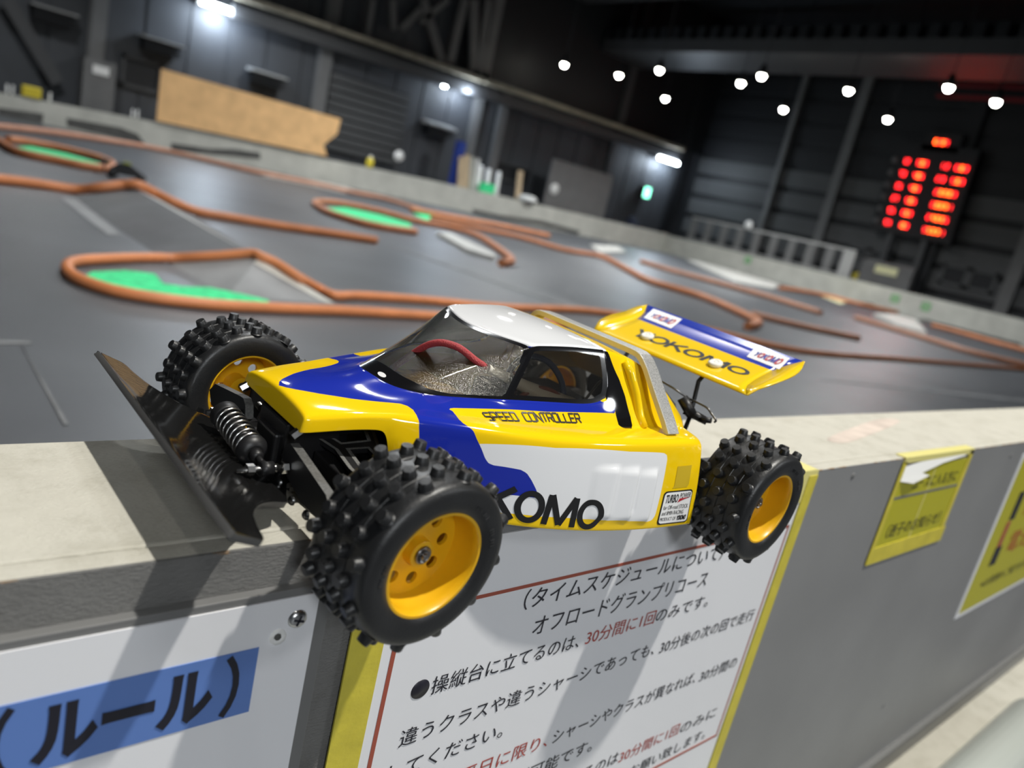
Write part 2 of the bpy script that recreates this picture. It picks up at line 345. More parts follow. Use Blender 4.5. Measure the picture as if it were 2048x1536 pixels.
# stored timber and pipes behind the back barrier
def lean(name, lab, cat, px, base, wd, m, grp, ty=19.35):
    (x1, z1), (x0, z0) = px, base
    th = MB().bar((x0, ty, 0), (x1, ty + .25, z1), wd, .06).build(name, M[m]); tag(th, lab, cat, grp)
for px, base, wd, m, lab in (((13.92,1.59), (14.01,0.66), .16, 'tan', 'pale plank leaning leftmost in the timber stack'), ((14.11,1.69), (14.26,0.67), .2, 'tan', 'broad plank second from left in the timber stack'), ((14.35,1.67), (14.5,0.68), .14, 'concrete', 'greyish plank in the middle of the timber stack'), ((14.58,1.66), (14.64,0.64), .1, 'white', 'white plank at the right of the timber stack'), ((16.4,1.64), (16.43,0.96), .2, 'tan', 'short brown board standing apart right of the white pipes')):
    lean('plank', lab, 'plank', px, base, wd, m, 'planks stored behind the back barrier')
for px, base, lab in (((14.75,1.48), (14.73,0.82), 'leftmost white pipe beside the timber stack'), ((15.09,1.44), (15.07,0.79), 'middle white pipe in the row right of the timber'), ((15.52,1.44), (15.47,0.79), 'rightmost white pipe in the row right of the timber')):
    (x1, z1), (x0, z0) = px, base
    tag(MB().tube([(x0, 19.4, 0), (x1, 19.6, z1)], .075, 12).build('pipe', M['white']), lab, 'pipe', 'white pipes stored behind the back barrier')
p = (13.94,1.89); tag(MB().box((p[0] - .12, 19.66, 0), (p[0] + .12, 19.9, p[1] + .15)).build('blue_tarp', M['blue_cloth']), 'blue folded cloth behind the timber stack', 'cloth')
p = (14.8,0.93); tag(MB().box((p[0] - .2, 19.16, 0), (p[0] + .35, 19.3, p[1] + .06)).build('turf_roll', M['green_turf']), 'bright green turf roll in front of the white pipes', 'turf roll')
p = (16.51,0.85); th = MB().lathe([(0, 0), (.3, .02), (.34, .1), (.22, .2), (0, .22)], 20, 'z').build('white_bag', M['white']); th.location = (p[0], 19.06, .712); tag(th, 'rumpled white bag on the back barrier', 'bag')
(x0, z1), (x1, z0) = (17.83,2.33), (20.37,1.08)
th = thing('grey_partition', 'large grey partition panel with a white disc notice behind the back barrier', 'partition', (x0, 19.7, 0)); MB().box((0, 0, 0), (x1 - x0 + .6, .08, z1)).build('panel', M['steel_grey'], th)
p = (18.23,1.29); MB().lathe([(0, -.02), (.2, -.02), (.2, 0), (0, 0)], 24, org=(.35, 0, p[1] + .05)).build('notice', M['paper'], th)

# ------------------------------------------------------------------ right wall: fence, windows, cabinet, scoreboard
(y1, z1), (y0, z0) = (18.13,1.78), (12.1,0.79)
th = thing('white_fence', 'white slatted railing behind the right barrier', 'fence', (24.5, 0, 0))
fy0, fy1, fz = 11.55, 18.35, 1.62
t = MB(); t.box((0, fy0, fz - .07), (.06, fy1, fz)); t.box((0, fy0, .75), (.06, fy1, .79)); t.build('rail', M['steel_pale'], th)
for k in range(10):
    y = fy0 + (fy1 - fy0) * k / 9.4; wd = .42 if k == 0 else .3
    MB().box((.01, y, 0), (.05, y + wd, fz - .02)).build('slat', M['steel_pale' if k == 0 else 'steel_grey'], th)
p = (15.78,1.72); MB().lathe([(0, -.02), (.16, -.02), (.16, 0), (0, 0)], 20, 'x', (-.02, p[0], p[1])).build('round_notice', M['paper'], th)
def ropening(lab, a, c):
    (y1, z1), (y0, z0) = a, c
    th = thing('wall_window', lab, 'window', (27.4, 0, 0))
    f = MB(); f.box((-.05, y0, z0), (0, y1, z0 + .1)).box((-.05, y0, z1 - .1), (0, y1, z1)).box((-.05, y0, z0), (0, y0 + .1, z1)).box((-.05, y1 - .1, z0), (0, y1, z1)).box((-.05, (y0 + y1) / 2 - .12, z0), (0, (y0 + y1) / 2 + .12, z1))
    f.build('frame', M['wall_grey'], th); MB().box((-.03, y0, z0), (0, y1, z1)).build('pane', M['black'], th)
ropening('pair of dark panes in the side wall left of the grey cabinet', (13.32,1.9), (11.63,1.51))
ropening('pair of dark panes in the side wall under the scoreboard right side', (9.88,1.92), (8.17,1.23))
(y1, z1), (y0, z0) = (12.18,1.5), (10.38,0.77)
th = thing('control_cabinet', 'grey cabinet with a pale yellow notice under the scoreboard', 'cabinet', (26.5, 0, 0))
MB().box((0, y0, 0), (.3, y1, z1)).build('case', M['steel_grey'], th, .03); (a, c), (e, f_) = (11.67,1.37), (10.89,1.1); M['cream'] = mat('cream notice', (.85, .83, .5), .6); MB().box((-.02, e, f_), (0, a, c)).build('notice', M['cream'], th)
p = (12.64,0.82); th = thing('yellow_tag', 'small yellow disc on the side wall left of the cabinet', 'disc', (27.4, p[0], p[1])); MB().lathe([(0, -.02), (.15, -.02), (.15, .02), (0, .02)], 16, 'x').build('disc', M['yellow_paint'], th)
for (pa, wd) in (((14.48,4.67), .35), ((10.48,1.9), .5), ((7.72,1.83), .4), ((17.01,2.98), .2)):
    struct(MB().box((27.2, pa[0] - wd / 2, 0), (27.42, pa[0] + wd / 2, 9.4)).build('trim_%d' % next(TR), M['steel_grey' if wd < .45 else 'black']))
sb = thing('lap_scoreboard', 'black lap timing scoreboard with rows of glowing red digits on the side wall', 'scoreboard', (26.9, 0, 0))
TL, TRt, BL = (12.05,4.96), (10.22,4.93), (11.97,2.85)
def sbp(u, v): return (TL[0] + (TRt[0] - TL[0]) * u + (BL[0] - TL[0]) * v, TL[1] + (TRt[1] - TL[1]) * u + (BL[1] - TL[1]) * v)
c4 = [sbp(-.3, -.3), sbp(1.2, -.3), sbp(1.2, 1.15), sbp(-.3, 1.15)]
MB().poly([(.02, y, z) for y, z in c4], (.25, 0, 0)).build('board', M['black'], sb)
t = MB(); lo = min(z for y, z in c4)
for u in (.1, .75): y = sbp(u, 1)[0]; t.box((.1, y - .1, 0), (.25, y + .1, lo + .4))
t.build('legs', M['steel_dark'], sb)
SEG = {0: 'abcdef', 1: 'bc', 2: 'abged', 3: 'abgcd', 4: 'fgbc', 5: 'afgcd', 6: 'afgedc', 7: 'abc', 8: 'abcdefg', 9: 'abcdfg'}
def digit(mb, n, cy, cz, wd, h, mi):
    e = h * .13
    pos = {'a': (-wd / 2, h / 2 - e, wd / 2, h / 2), 'g': (-wd / 2, -e / 2, wd / 2, e / 2), 'd': (-wd / 2, -h / 2, wd / 2, -h / 2 + e), 'f': (-wd / 2, 0, -wd / 2 + e, h / 2), 'b': (wd / 2 - e, 0, wd / 2, h / 2), 'e': (-wd / 2, -h / 2, -wd / 2 + e, 0), 'c': (wd / 2 - e, -h / 2, wd / 2, 0)}
    for s in SEG[n]:
        a, c, d2, f_ = pos[s]; mb.box((-.01, cy - d2, cz + c), (.02, cy - a, cz + f_), mi)
DW, DH = .075, .15
rows = [((1, 2), (5, 8, 9), (1, 2), (6, 8, 8)), ((7, 3), (4, 8, 6), (2, 8), (5, 8, 9)), ((3, 5), (4, 8, 3), (2, 8, 9, 8, 3)), ((2, 7), (5, 8, 6), (3, 8, 8, 9, 1)), ((9, 5), (8, 6, 9), (2, 4, 8, 9, 6)), ((5, 4), (1, 8, 0), (3, 5, 8, 9, 1))]
for i, rw in enumerate(rows):
    t = MB()
    for grp, (u0, du) in zip(rw, ((-.03, .06), (.235, .065)) + (((.66, .09), (.92, .08)) if i < 2 else ((.70, .08),))):
        for k, n_ in enumerate(grp): y, z = sbp(u0 + k * du, i / 5); digit(t, n_, y, z, DW, DH, 1 if u0 > .1 and 0 < k < max(len(grp) - 1, 1) else 0)
    t.build('digit_row', [M['led'], M['led_hot']], sb)
    y, z = sbp(-.22, i / 5); MB().lathe([(0, -.01), (.1, -.01), (.1, .02), (0, .02)], 16, 'x', (0, y, z)).build('row_number', M['steel_grey'], sb)
t = MB()
for k, n_ in enumerate((6, 2, 8, 4)): y, z = sbp(.42 + k * .065, -.35); digit(t, n_, y, z, DW, DH * .95, 1 if k in (0, 2) else 0)
t.build('clock_row', [M['led'], M['led_hot']], sb)
y, z = sbp(.52, -.35); MB().box((.02, y - .6, z - .3), (.25, y + .6, z + .3)).build('clock_board', M['black'], sb)

# ------------------------------------------------------------------ track surface furniture
M['hose'] = mat('orange hose', (.60, .215, .082), .5, var=.12, vscale=6)
M['hose_old'] = mat('faded orange hose', (.50, .235, .14), .55, var=.12, vscale=5)
M['ramp'] = mat('ramp carpet', (.085, .089, .094), .55, var=.25, vscale=3, bump=.2, bscale=600)
M['worn_white'] = mat('worn pale board', (.52, .51, .47), .55, var=.15, vscale=5)
M['grey_patch'] = mat('worn and lit grey', (.22, .225, .23), .6, var=.2, vscale=4)
M['seam'] = mat('carpet seam', (.16, .165, .17), .55, var=.3, vscale=6)
def hose(label, pts, r=.026, m='hose', n=6, z=None):
    P = [(p[0], p[1], (p[2] if len(p) > 2 else 0) + r) for p in pts]
    o = MB().tube(spline(P, n), r, 12).build('track_hose', M[m]); tag(o, label, 'hose', 'orange lane hoses'); return o
def A(p, z): return (p[0], p[1], z)
hose('orange lane hose rounding the nearest green turf patch', [(3.44,3.27), (2.8,3.21), (2.19,3.15), (1.69,3.1), (1.25,3.03), (0.9,3), (0.62,3.08), (0.49,3.26), (0.47,3.47), (0.54,3.68), (0.75,3.87), (0.95,4.01),
    (1.08,4.044,0.007), (1.176,3.976,0.039), (1.262,3.917,0.067), (1.351,3.866,0.097), (1.428,3.816,0.123), (1.449,3.758,0.121), (1.516,3.704,0.104), (1.605,3.556,0.059), (1.76,3.6,0), (1.79,3.47,0), (1.98,3.54), (2.49,3.61), (3.14,3.64), (4.37,3.88), (5.51,3.62), (6.27,3.03), (8.49,3.01), (11.15,3.01), (14.55,2.99)], .026)
hose('orange lane hose rising over the ramp crest behind the small parked car', [(0.38,6.49), (0.77,6.68), (1.09,6.72), (1.235,6.569,0.064), (1.398,6.577,0.113), (1.49,6.5,0.14), (1.642,6.549,0.094), (1.759,6.383,0.056), (1.99,6.51), (2.3,6.46), (2.7,6.42), (3.24,6.48), (3.76,6.49)], .038)
hose('orange lane hose looping the small green patch at the left edge', [(0.99,11.31), (1,10.23), (1.05,9.47), (1.37,9.3), (1.64,9.22), (1.89,9.4), (2.12,10.17), (2.14,10.96), (1.77,11.43), (1.37,11.42), (1.16,11.18)], .045)
hose('long faded orange hose running below the back barrier', [(1.07,13.19), (2.23,15.1), (3.22,16.18), (4.34,17.08), (5.24,16.7), (6.01,15.88), (7.39,15.92), (8.17,15.48), (9.1,15.49), (8.88,13.6)], .05, 'hose_old')
hose('orange lane hose around the middle green patch ending in a hook', [(5.33,8.21), (4.72,8.07), (4.42,8.33), (4.41,9), (4.85,10.25), (5.65,11.02), (6.33,10.9), (6.6,10.22), (7.3,10.19), (7.37,9.56), (6.56,8), (5.72,6.63), (5.18,6.17)], .045)
hose('short orange hose at the back ending right of the dark patch', [(8.3,13.08), (9.01,13.02), (9.9,13.14), (11.04,13.46), (12.41,13.24)], .06)
hose('long orange hose curving from the back to a hook behind the rear wing', [(7.93,11.78), (8.82,11.34), (9.62,10.9), (9.72,9.84), (10.79,9.92), (9.44,7.99), (8.61,6.8), (8.66,5.91), (8.07,4.93), (7.49,4.24), (6.74,3.91)], .045)
hose('faded orange hose right of the hook behind the wing', [(8.35,4.88), (8.58,4.58), (8.95,4.29), (9.52,3.98)], .04, 'hose_old')
hose('orange hose with a yellowish middle stretch in front of the white boards', [(12.88,10.62), (12.62,9.57), (12.81,8.3), (12.89,7.31), (12.51,6.07)], .05, 'hose_old')
hose('short orange hose in front of the right barrier', [(18.43,10.33), (21.74,10.87), (22.19,9.81), (23.6,9.27)], .055)
hose('faded orange hose sweeping to the right frame edge below the white mound', [(14.14,6.19), (13.97,5.62), (13.7,4.7), (13.43,3.8), (14.29,3)], .045, 'hose_old')
hose('orange hose nearest the right barrier foot', [(20.58,7.14), (20.61,6.32), (20.18,5.39), (20.18,4.44)], .05)
def patch(name, label, cat, pts, m, h=.01, **k):
    o = MB().poly([(p[0], p[1], .001) for p in pts], (0, 0, h)).build(name, M[m]); return tag(o, label, cat, **k)
patch('turf_patch', 'bright green turf inside the nearest hose loop', 'turf', [(0.5,3.36), (0.58,3.53), (0.75,3.65), (0.88,3.64), (0.86,3.42), (0.94,3.39), (1.08,3.43), (1.2,3.35), (1.31,3.25), (1.23,3.07), (0.92,3.07), (0.63,3.16), (0.52,3.23)], 'green_turf', .012)
patch('turf_patch', 'green turf in the small loop at the left edge', 'turf', [(1.1,10.38), (1.4,11.22), (1.77,11.14), (2.05,10.52), (1.93,9.8), (1.59,9.52), (1.23,9.63)], 'green_turf')
patch('turf_patch', 'green turf in the middle hose loop', 'turf', [(4.83,9.9), (5.62,10.78), (6.14,10.56), (6.32,9.92), (5.53,8.59), (4.94,8.33), (4.65,8.76)], 'green_turf')
patch('turf_patch', 'sliver of green turf under the back barrier', 'turf', [(8.04,12.58), (9,13.4), (8.56,12.35), (7.65,11.51)], 'green_turf')
patch('pale_board', 'long white board lying in front of the white railing', 'board', [(21.35,15.74), (23.6,16.8), (21.26,11.98), (17.26,9.86), (15.63,9.92)], 'worn_white', .05)
patch('pale_board', 'white mound board at the right by the barrier foot', 'board', [(17.58,7.37), (20.88,8.21), (20.75,7.62), (15.35,5.32), (15.44,5.95)], 'worn_white', .08)
patch('pale_board', 'small white board in front of the grey partition', 'board', [(14.16,13.5), (17.89,15.88), (15.49,13.42), (12.13,11.2)], 'worn_white', .04)
patch('pale_board', 'pale board strip under the back barrier left of the middle turf', 'board', [(6.06,15.47), (9,18.8), (9.75,18.8), (9.02,16.2), (7.81,15.26), (7.05,15.69)], 'worn_white', .012)
patch('pale_board', 'white strip board beside the middle turf loop', 'board', [(6.04,8.76), (6.47,9.01), (5.73,6.96), (5.4,6.59), (5.32,7.04)], 'worn_white', .05)
patch('pale_board', 'yellowish board between the orange hoses near the right barrier', 'board', [(22.13,11.14), (23.6,11.36), (23.6,10.8), (19.76,9.25)], 'cream', .012)
# jump ramp: crest between two feet lines
c1, c2 = (1.49,6.57), (1.45,3.79)
f1, f2, f3 = (1.02,6.53), (1.06,4.05), (1.13,3.32)
b1, b2 = (1.95,6.42), (1.73,3.36)
rp = thing('jump_ramp', 'low grey jump ramp with a worn white rear slope behind the nearest hose loop', 'ramp')
e = 0
MB().add([A(c1, .14), A(c2, .13), A(f2, 0), A(f1, 0), (c1[0], c1[1], 0), (c2[0], c2[1], 0)], [(0, 1, 2), (0, 2, 3), (0, 3, 4), (1, 5, 2)]).build('front_slope', M['ramp'], rp)
def lerp3(p, q, t): return tuple(a + (b_ - a) * t for a, b_ in zip(p, q))
k1, k2 = A(c1, .14), A(c2, .13); g1, g2 = lerp3(k1, A(b1, 0), .34), lerp3(k2, A(b2, 0), .40)
up3 = lambda p: (p[0], p[1], p[2] + .004)
MB().add([g1, g2, A(b2, 0), A(b1, 0)], [(0, 1, 2), (0, 2, 3)]).build('rear_slope', M['ramp'], rp)
MB().add([k1, k2, g2, g1], [(0, 1, 2), (0, 2, 3)]).build('crest_board', M['worn_white'], rp)
MB().add([up3(p) for p in (k2, lerp3(k2, A(f3, 0), .16), lerp3(A(b2, 0), A(f3, 0), .1), A(b2, 0))], [(0, 1, 2, 3)]).build('edge_board', M['worn_white'], rp)
MB().add([A(c2, .13), A(f3, 0), A(b2, 0), A(f2, 0)], [(0, 1, 2), (0, 3, 1)]).build('end_slope', M['grey_patch'], rp)  # lighter grey paints this face of the ramp as lit
for k, (a, c) in enumerate(((((1.06,5.99)), ((1.03,5.33))), (((1.12,5.65)), ((1.13,5.33))))): pass
patch('worn_patch', 'pale scuff on the track left of the ramp', 'mark', [(0.9,6.23), (1.04,6.45), (1,4.84), (0.91,4.78)], 'grey_patch', .004)
patch('carpet_seam', 'faint seam line across the track toward the rear wing', 'seam', [(3.84,6.77), (3.95,6.84), (4.54,4.04), (4.27,3.96)], 'seam', .003)
patch('carpet_seam', 'faint seam at the lower left of the track', 'seam', [(0.06,2.36), (0.18,2.38), (0.18,2.35), (0.06,2.33)], 'seam', .003)
patch('carpet_seam', 'faint diagonal seam below the left floor patch', 'seam', [(0.15,2.34), (0.15,2.34), (0.16,1.66), (0.15,1.66)], 'seam', .003)
patch('carpet_seam', 'faint seam behind the rear wheel', 'seam', [(5.11,2.22), (5.24,2.25), (8.64,1.75), (8.32,1.67)], 'seam', .003)
# small car parked by the ramp
p = (1.97,8.86)
sc = thing('model_car', 'small black model car with a yellow green shell by the ramp crest', 'model car', (p[0], p[1], 0)); sc.rotation_euler.z = R(-20)
M['lime'] = mat('lime shell', (.30, .33, .03), .4); M['rubber_far'] = mat('black rubber', (.012, .012, .013), .7)
MB().add([(-.17, -.07, .05), (.2, -.05, .05), (.2, .05, .05), (-.17, .07, .05), (-.17, -.06, .1), (.17, -.04, .09), (.17, .04, .09), (-.17, .06, .1), (-.08, -.04, .17), (.02, -.035, .17), (.02, .035, .17), (-.08, .04, .17)], [(0, 3, 2, 1), (0, 1, 5, 4), (1, 2, 6, 5), (2, 3, 7, 6), (3, 0, 4, 7), (4, 5, 9, 8), (5, 6, 10, 9), (6, 7, 11, 10), (7, 4, 8, 11), (8, 9, 10, 11)]).build('shell', M['black'], sc, .008)
MB().box((-.05, -.03, .14), (.03, .03, .19)).build('cockpit', M['lime'], sc, .008)
MB().box((-.26, -.1, .16), (-.18, .1, .175)).box((-.22, -.1, .05), (-.2, -.09, .16)).build('wing', M['black'], sc)
for x in (-.14, .14):
    for y in (-.1, .1): MB().lathe([(.0, -.02), (.04, -.022), (.045, 0), (.04, .022), (0, .02)], 16, 'y', (x, y, .045)).build('wheel', M['rubber_far'], sc)
p = (23.01,18.8)
tag(MB().lathe([(.3, 0), (.34, .3), (.28, .8), (.16, 1.05), (0, 1.1)], 16, 'z').build('stand_in_bundle', mat('dark blue cover', (.012, .018, .04), .8)), 'dark blue bundle in place of an unclear leg-like shape in the far corner under the green sign', 'bundle').location = (22.6, 19.7, 0)  # bundle put in place of an unclear leg-like dark blue shape

# ------------------------------------------------------------------ near barrier (face y=0, top z=H0)
def wood_paint(name, col, worn, bs=1.0, top=True):
    m = mat(name, col, .62, spec=.4); nt = m.node_tree; b = nt.nodes['Principled BSDF']; tc = nt.nodes['Texture Coordinate']
    mp = nt.nodes.new('ShaderNodeMapping'); mp.inputs['Scale'].default_value = (230, 620, 620); nt.links.new(tc.outputs['Object'], mp.inputs[0])
    n = nt.nodes.new('ShaderNodeTexNoise'); n.inputs['Scale'].default_value = 1.6; n.inputs['Detail'].default_value = 6; n.inputs['Roughness'].default_value = .62; n.inputs['Distortion'].default_value = .3
    nt.links.new(mp.outputs[0], n.inputs['Vector'])
    bp = nt.nodes.new('ShaderNodeBump'); bp.inputs['Strength'].default_value = .85 * bs; bp.inputs['Distance'].default_value = .0011; nt.links.new(n.outputs['Fac'], bp.inputs['Height']); nt.links.new(bp.outputs[0], b.inputs['Normal'])
    n2 = nt.nodes.new('ShaderNodeTexNoise'); n2.inputs['Scale'].default_value = 30; n2.inputs['Detail'].default_value = 8; n2.inputs['Roughness'].default_value = .7; nt.links.new(tc.outputs['Object'], n2.inputs['Vector'])
    r = nt.nodes.new('ShaderNodeValToRGB'); r.color_ramp.elements[0].position = .36; r.color_ramp.elements[0].color = (*worn, 1); r.color_ramp.elements[1].position = .5; r.color_ramp.elements[1].color = (*col, 1)
    e = r.color_ramp.elements.new(.72); e.color = (*[c * 1.07 for c in col], 1)
    nt.links.new(n2.outputs['Fac'], r.inputs[0]); nt.links.new(r.outputs[0], b.inputs['Base Color'])
    return m
M['top_paint'] = wood_paint('cream barrier paint', (.53, .51, .44), (.46, .44, .37))
M['face_rough'] = wood_paint('grey brushed paint', (.175, .173, .167), (.145, .143, .137), 1.2)
M['face_smooth'] = mat('smooth grey panel', (.205, .206, .208), .45, var=.09, vscale=5, bump=.05, bscale=40)
M['raw_edge'] = mat('bare wood edge', (.24, .15, .075), .8, var=.3, vscale=60)
M['tape_y'] = mat('yellow tape', (.55, .47, .05), .45, var=.12, vscale=40, bump=.15, bscale=200)
M['tape_pale'] = mat('pale yellow tape', (.66, .60, .22), .5)
M['sign_white'] = mat('laminated white sheet', (.74, .745, .77), .32, spec=.5)
M['sign_blue'] = mat('blue print', (.105, .20, .50), .35)
M['ink'] = mat('black ink', (.012, .012, .02), .4)
M['ink_red'] = mat('red ink', (.38, .05, .035), .45)
M['line_red'] = mat('red brown rule', (.33, .075, .045), .45)
M['sign_yellow'] = mat('yellow laminated sheet', (.44, .41, .012), .28)
M['chrome'] = mat('screw steel', (.55, .55, .55), .28, 1.)
M['pvc'] = mat('pale translucent pipe', (.62, .66, .62), .18, spec=.6)
X0, X1, BWD = -2.2, 8.0, .130
nb = thing('track_barrier', 'nearest pale topped barrier carrying the buggy and the signs', 'barrier', (0, 0, 0))
b = MB()
n = 60
b.box((X0, 0, H0 - .038), (X1, .0128, H0 - .0002)).box((X0, .0131, H0 - .038), (X1, BWD, H0)); b.build('top_plank', M['top_paint'], nb, .0016)
b = MB(); random.seed(3)
x = -.55
while x < 1.6:
    L = random.uniform(.006, .03)
    if random.random() < .75: b.tube([(x, .0005, H0 - .0010), (x + L * .3, .0002, H0 - .0007), (x + L * .7, .0002, H0 - .0009), (x + L, .0006, H0 - .0011)], [.0003, random.uniform(.0004, .0008), random.uniform(.0004, .0009), .0003], 6)
    x += L * random.uniform(.8, 1.3)
b.build('worn_edge', M['raw_edge'], nb)
MB().box((X0, .001, 0), (-.02, .03, H0 - .038)).build('rough_board', M['face_rough'], nb)
MB().box((X0, -.0004, H0 - .0385), (-.02, .0012, H0 - .0003)).build('rough_lip', M['face_rough'], nb)
MB().box((-.02, -.0002, .078), (X1, .002, H0 - .0006)).box((-.02, .002, .078), (X1, .03, H0 - .038)).build('smooth_panel', M['face_smooth'], nb)
MB().box((-.02, -.008, .068), (X1, .02, .078)).build('bottom_strip', M['steel_grey'], nb, .001)
MB().box((-.02, .004, 0), (X1, .03, .07)).build('skirting', M['face_smooth'], nb)
MB().box((X0, -.055, 0), (X1, .004, .012)).build('base_board', M['top_paint'], nb, .003)
MB().box((X0, .1, 0), (X1, BWD, H0 - .038)).build('rear_board', M['face_rough'], nb)
t = MB()
for x, z in ((.505, -.012), (1.02, -.02), (2.1, -.02), (.9, -.41)): t.lathe([(0, -.0012), (.003, -.001), (.004, 0)], 14, 'y', (x, 0, H0 + z))
t.build('nail_head', M['steel_grey'], nb)
M['stain'] = mat('pinkish stain', (.53, .45, .39), .7, var=.25, vscale=20)
MB().poly([(x, y, H0 + .0001) for x, y in spline([(0.5629,0.0606), (0.6629,0.0823), (0.8061,0.1075), (0.8441,0.0958), (0.6852,0.0642), (0.578,0.0476)], 5, True)], (0, 0, .0003)).build('pink_stain', M['stain'], nb)
tag(MB().tube([(-1.4, -.105, .047), (1.455, -.105, .047)], .047, 28, caps=False).tube([(1.455, -.105, .047), (1.4552, -.105, .047)], [.047, .0445], 28, caps=False).build('plastic_pipe', M['pvc']), 'pale glossy plastic pipe lying along the foot of the near barrier', 'pipe')

def on_face(x, z, y=-.0005): return (x, y, H0 + z)
def panel(name, x0, x1, z0, z1, m, parent, y0=-.0012, y1=-.0002): return MB().box((x0, y0, H0 + z0), (x1, y1, H0 + z1)).build(name, M[m], parent)
def line(body, x0, x1, zb, em, m, parent, y=-.0016, bold=False, slant=0.):
    mb = MB(); fit_text(mb, body, (x0, y, H0 + zb), (x1, y, H0 + zb), (0, 0, em), bold=bold, slant=slant, yscale=1.)
    return mb.build('lettering', M[m], parent)
# --- sign 1: rules sheet at the left
s1 = thing('rules_sign', 'white rules sign with a blue title band left of the front wheel', 'sign')
MB().box((-1.2, -.006, .2), (-.0595, -.0004, H0 - .0215)).build('backing_sheet', M['steel_grey'], s1, .0006)
panel('sheet', -1.19, -.0665, -.36, -.0255, 'sign_white', s1, -.0068, -.006)
panel('title_band', -.75, -.0932, -.0838, -.0487, 'sign_blue', s1, -.0072, -.0068)
(xa, za), (xb, zb) = (-0.1814,-0.0781), (-0.1119,-0.0767)
mb = MB(); fit_text(mb, 'ルール', (xa, -.0076, H0 - .0795), (xb, -.0076, H0 - .0795), (0, 0, .0262), bold=.045, ybase=-.05, yscale=.80); mb.build('lettering', M['ink'], s1)
(xc, zc), (xd, zd) = (-0.1076,-0.0781), (-0.1017,-0.0635)
mb = MB(); fit_text(mb, '）', (xb + .004, -.0076, H0 - .0815), (xb + .0115, -.0076, H0 - .0815), (0, 0, .0305), ybase=-.09, yscale=.85, bold=.03); mb.build('lettering', M['ink'], s1)
mb = MB(); fit_text(mb, '（', (xa - .0135, -.0076, H0 - .0815), (xa - .006, -.0076, H0 - .0815), (0, 0, .0305), ybase=-.09, yscale=.85, bold=.03); mb.build('lettering', M['ink'], s1)
def screw(x, z, y, parent):
    MB().lathe([(0, -.0022), (.0025, -.0020), (.0042, -.0012), (.0048, 0)], 28, 'y', (x, y, H0 + z)).build('screw', M['chrome'], parent)
    o = MB().box((-.0026, -.0006, -.0005), (.0026, 0, .0005)).box((-.0005, -.0006, -.0026), (.0005, 0, .0026)).build('screw_slot', M['ink'], parent); o.location = (x, y - .0018, H0 + z); o.rotation_euler.y = R(18)
screw(-.0762, -.0376, -.0068, s1)
MB().lathe([(0, -.0002), (.0022, -.0006), (.0038, -.0014), (.0042, 0)], 9, 'y', (-.0848, -.0068, H0 - .0452)).build('torn_hole', M['paper'], s1)
MB().lathe([(0, -.0010), (.0016, -.0010), (.0018, 0)], 7, 'y', (-.0851, -.0072, H0 - .0449)).build('hole', M['soot'], s1)
# --- sign 2: the time schedule sheet
s2 = thing('schedule_sign', 'white time schedule sign with red ruled border and yellow taped edges', 'sign')
panel('sheet', -.030, .418, -.325, -.013, 'sign_white', s2)
for a in ((-.041, -.0205, -.335, -.013), (.4085, .4245, -.335, -.004)): panel('edge_tape', *a, 'tape_y', s2, -.0024, -.0012)
panel('corner_tape', -.0285, -.0195, -.33, -.06, 'tape_y', s2, -.0020, -.0012)
MB().box((.372, -.0012, H0), (.424, .020, H0 + .0008)).box((.372, -.0018, H0 - .03), (.424, -.0006, H0 + .0008)).build('corner_tape', M['tape_pale'], s2)
for a in ((-.0125, .4035, -.0546, -.0522), (-.0125, .4035, -.2823, -.2799), (-.0125, -.0097, -.2823, -.0522), (.4020, .4040, -.2823, -.0522)): panel('red_rule', *a, 'line_red', s2, -.0015, -.0012)
EM = .0137
line('（タイムスケジュールについて）', .0815, .3035, -.0697, .0160, 'ink', s2)
line('オフロードグランプリコース', .0965, .2915, -.0925, .0165, 'ink', s2)
b = MB(); b.lathe([(0, -.0016), (.0062, -.0016), (.0064, -.0012)], 30, 'y', (.0137, 0, H0 - .1085)); b.build('bullet', M['ink'], s2)
line('操縦台に立てるのは、', .0218, .148, -.1140, EM, 'ink', s2)
line('30分間に1回', .1545, .2325, -.1143, EM, 'ink_red', s2)
line('のみです。', .2340, .3045, -.1145, EM, 'ink', s2)
line('違うクラスや違うシャーシであっても、', .0066, .246, -.1460, EM, 'ink', s2)
line('30分後の次の回で走行', .2535, .394, -.1480, EM, 'ink', s2)
line('してください。', .0040, .0935, -.1695, EM, 'ink', s2)
line('平日に限り、', .0640, .1440, -.1960, EM, 'ink_red', s2)
line('シャーシやクラスが異なれば、', .1490, .3260, -.1965, EM, 'ink', s2)
line('30分間の', .3330, .3925, -.1985, EM, 'ink', s2)
line('走行が可能です。', .0860, .2005, -.2215, EM, 'ink', s2)
line('操縦台に立てるのは', .1080, .2420, -.2490, EM, 'ink', s2)
line('30分間に1回', .2440, .3260, -.2510, EM, 'ink_red', s2)
line('のみに', .3290, .3860, -.2525, EM, 'ink', s2)
line('ご協力をお願い致します。', .2050, .3790, -.2745, .0132, 'ink', s2)
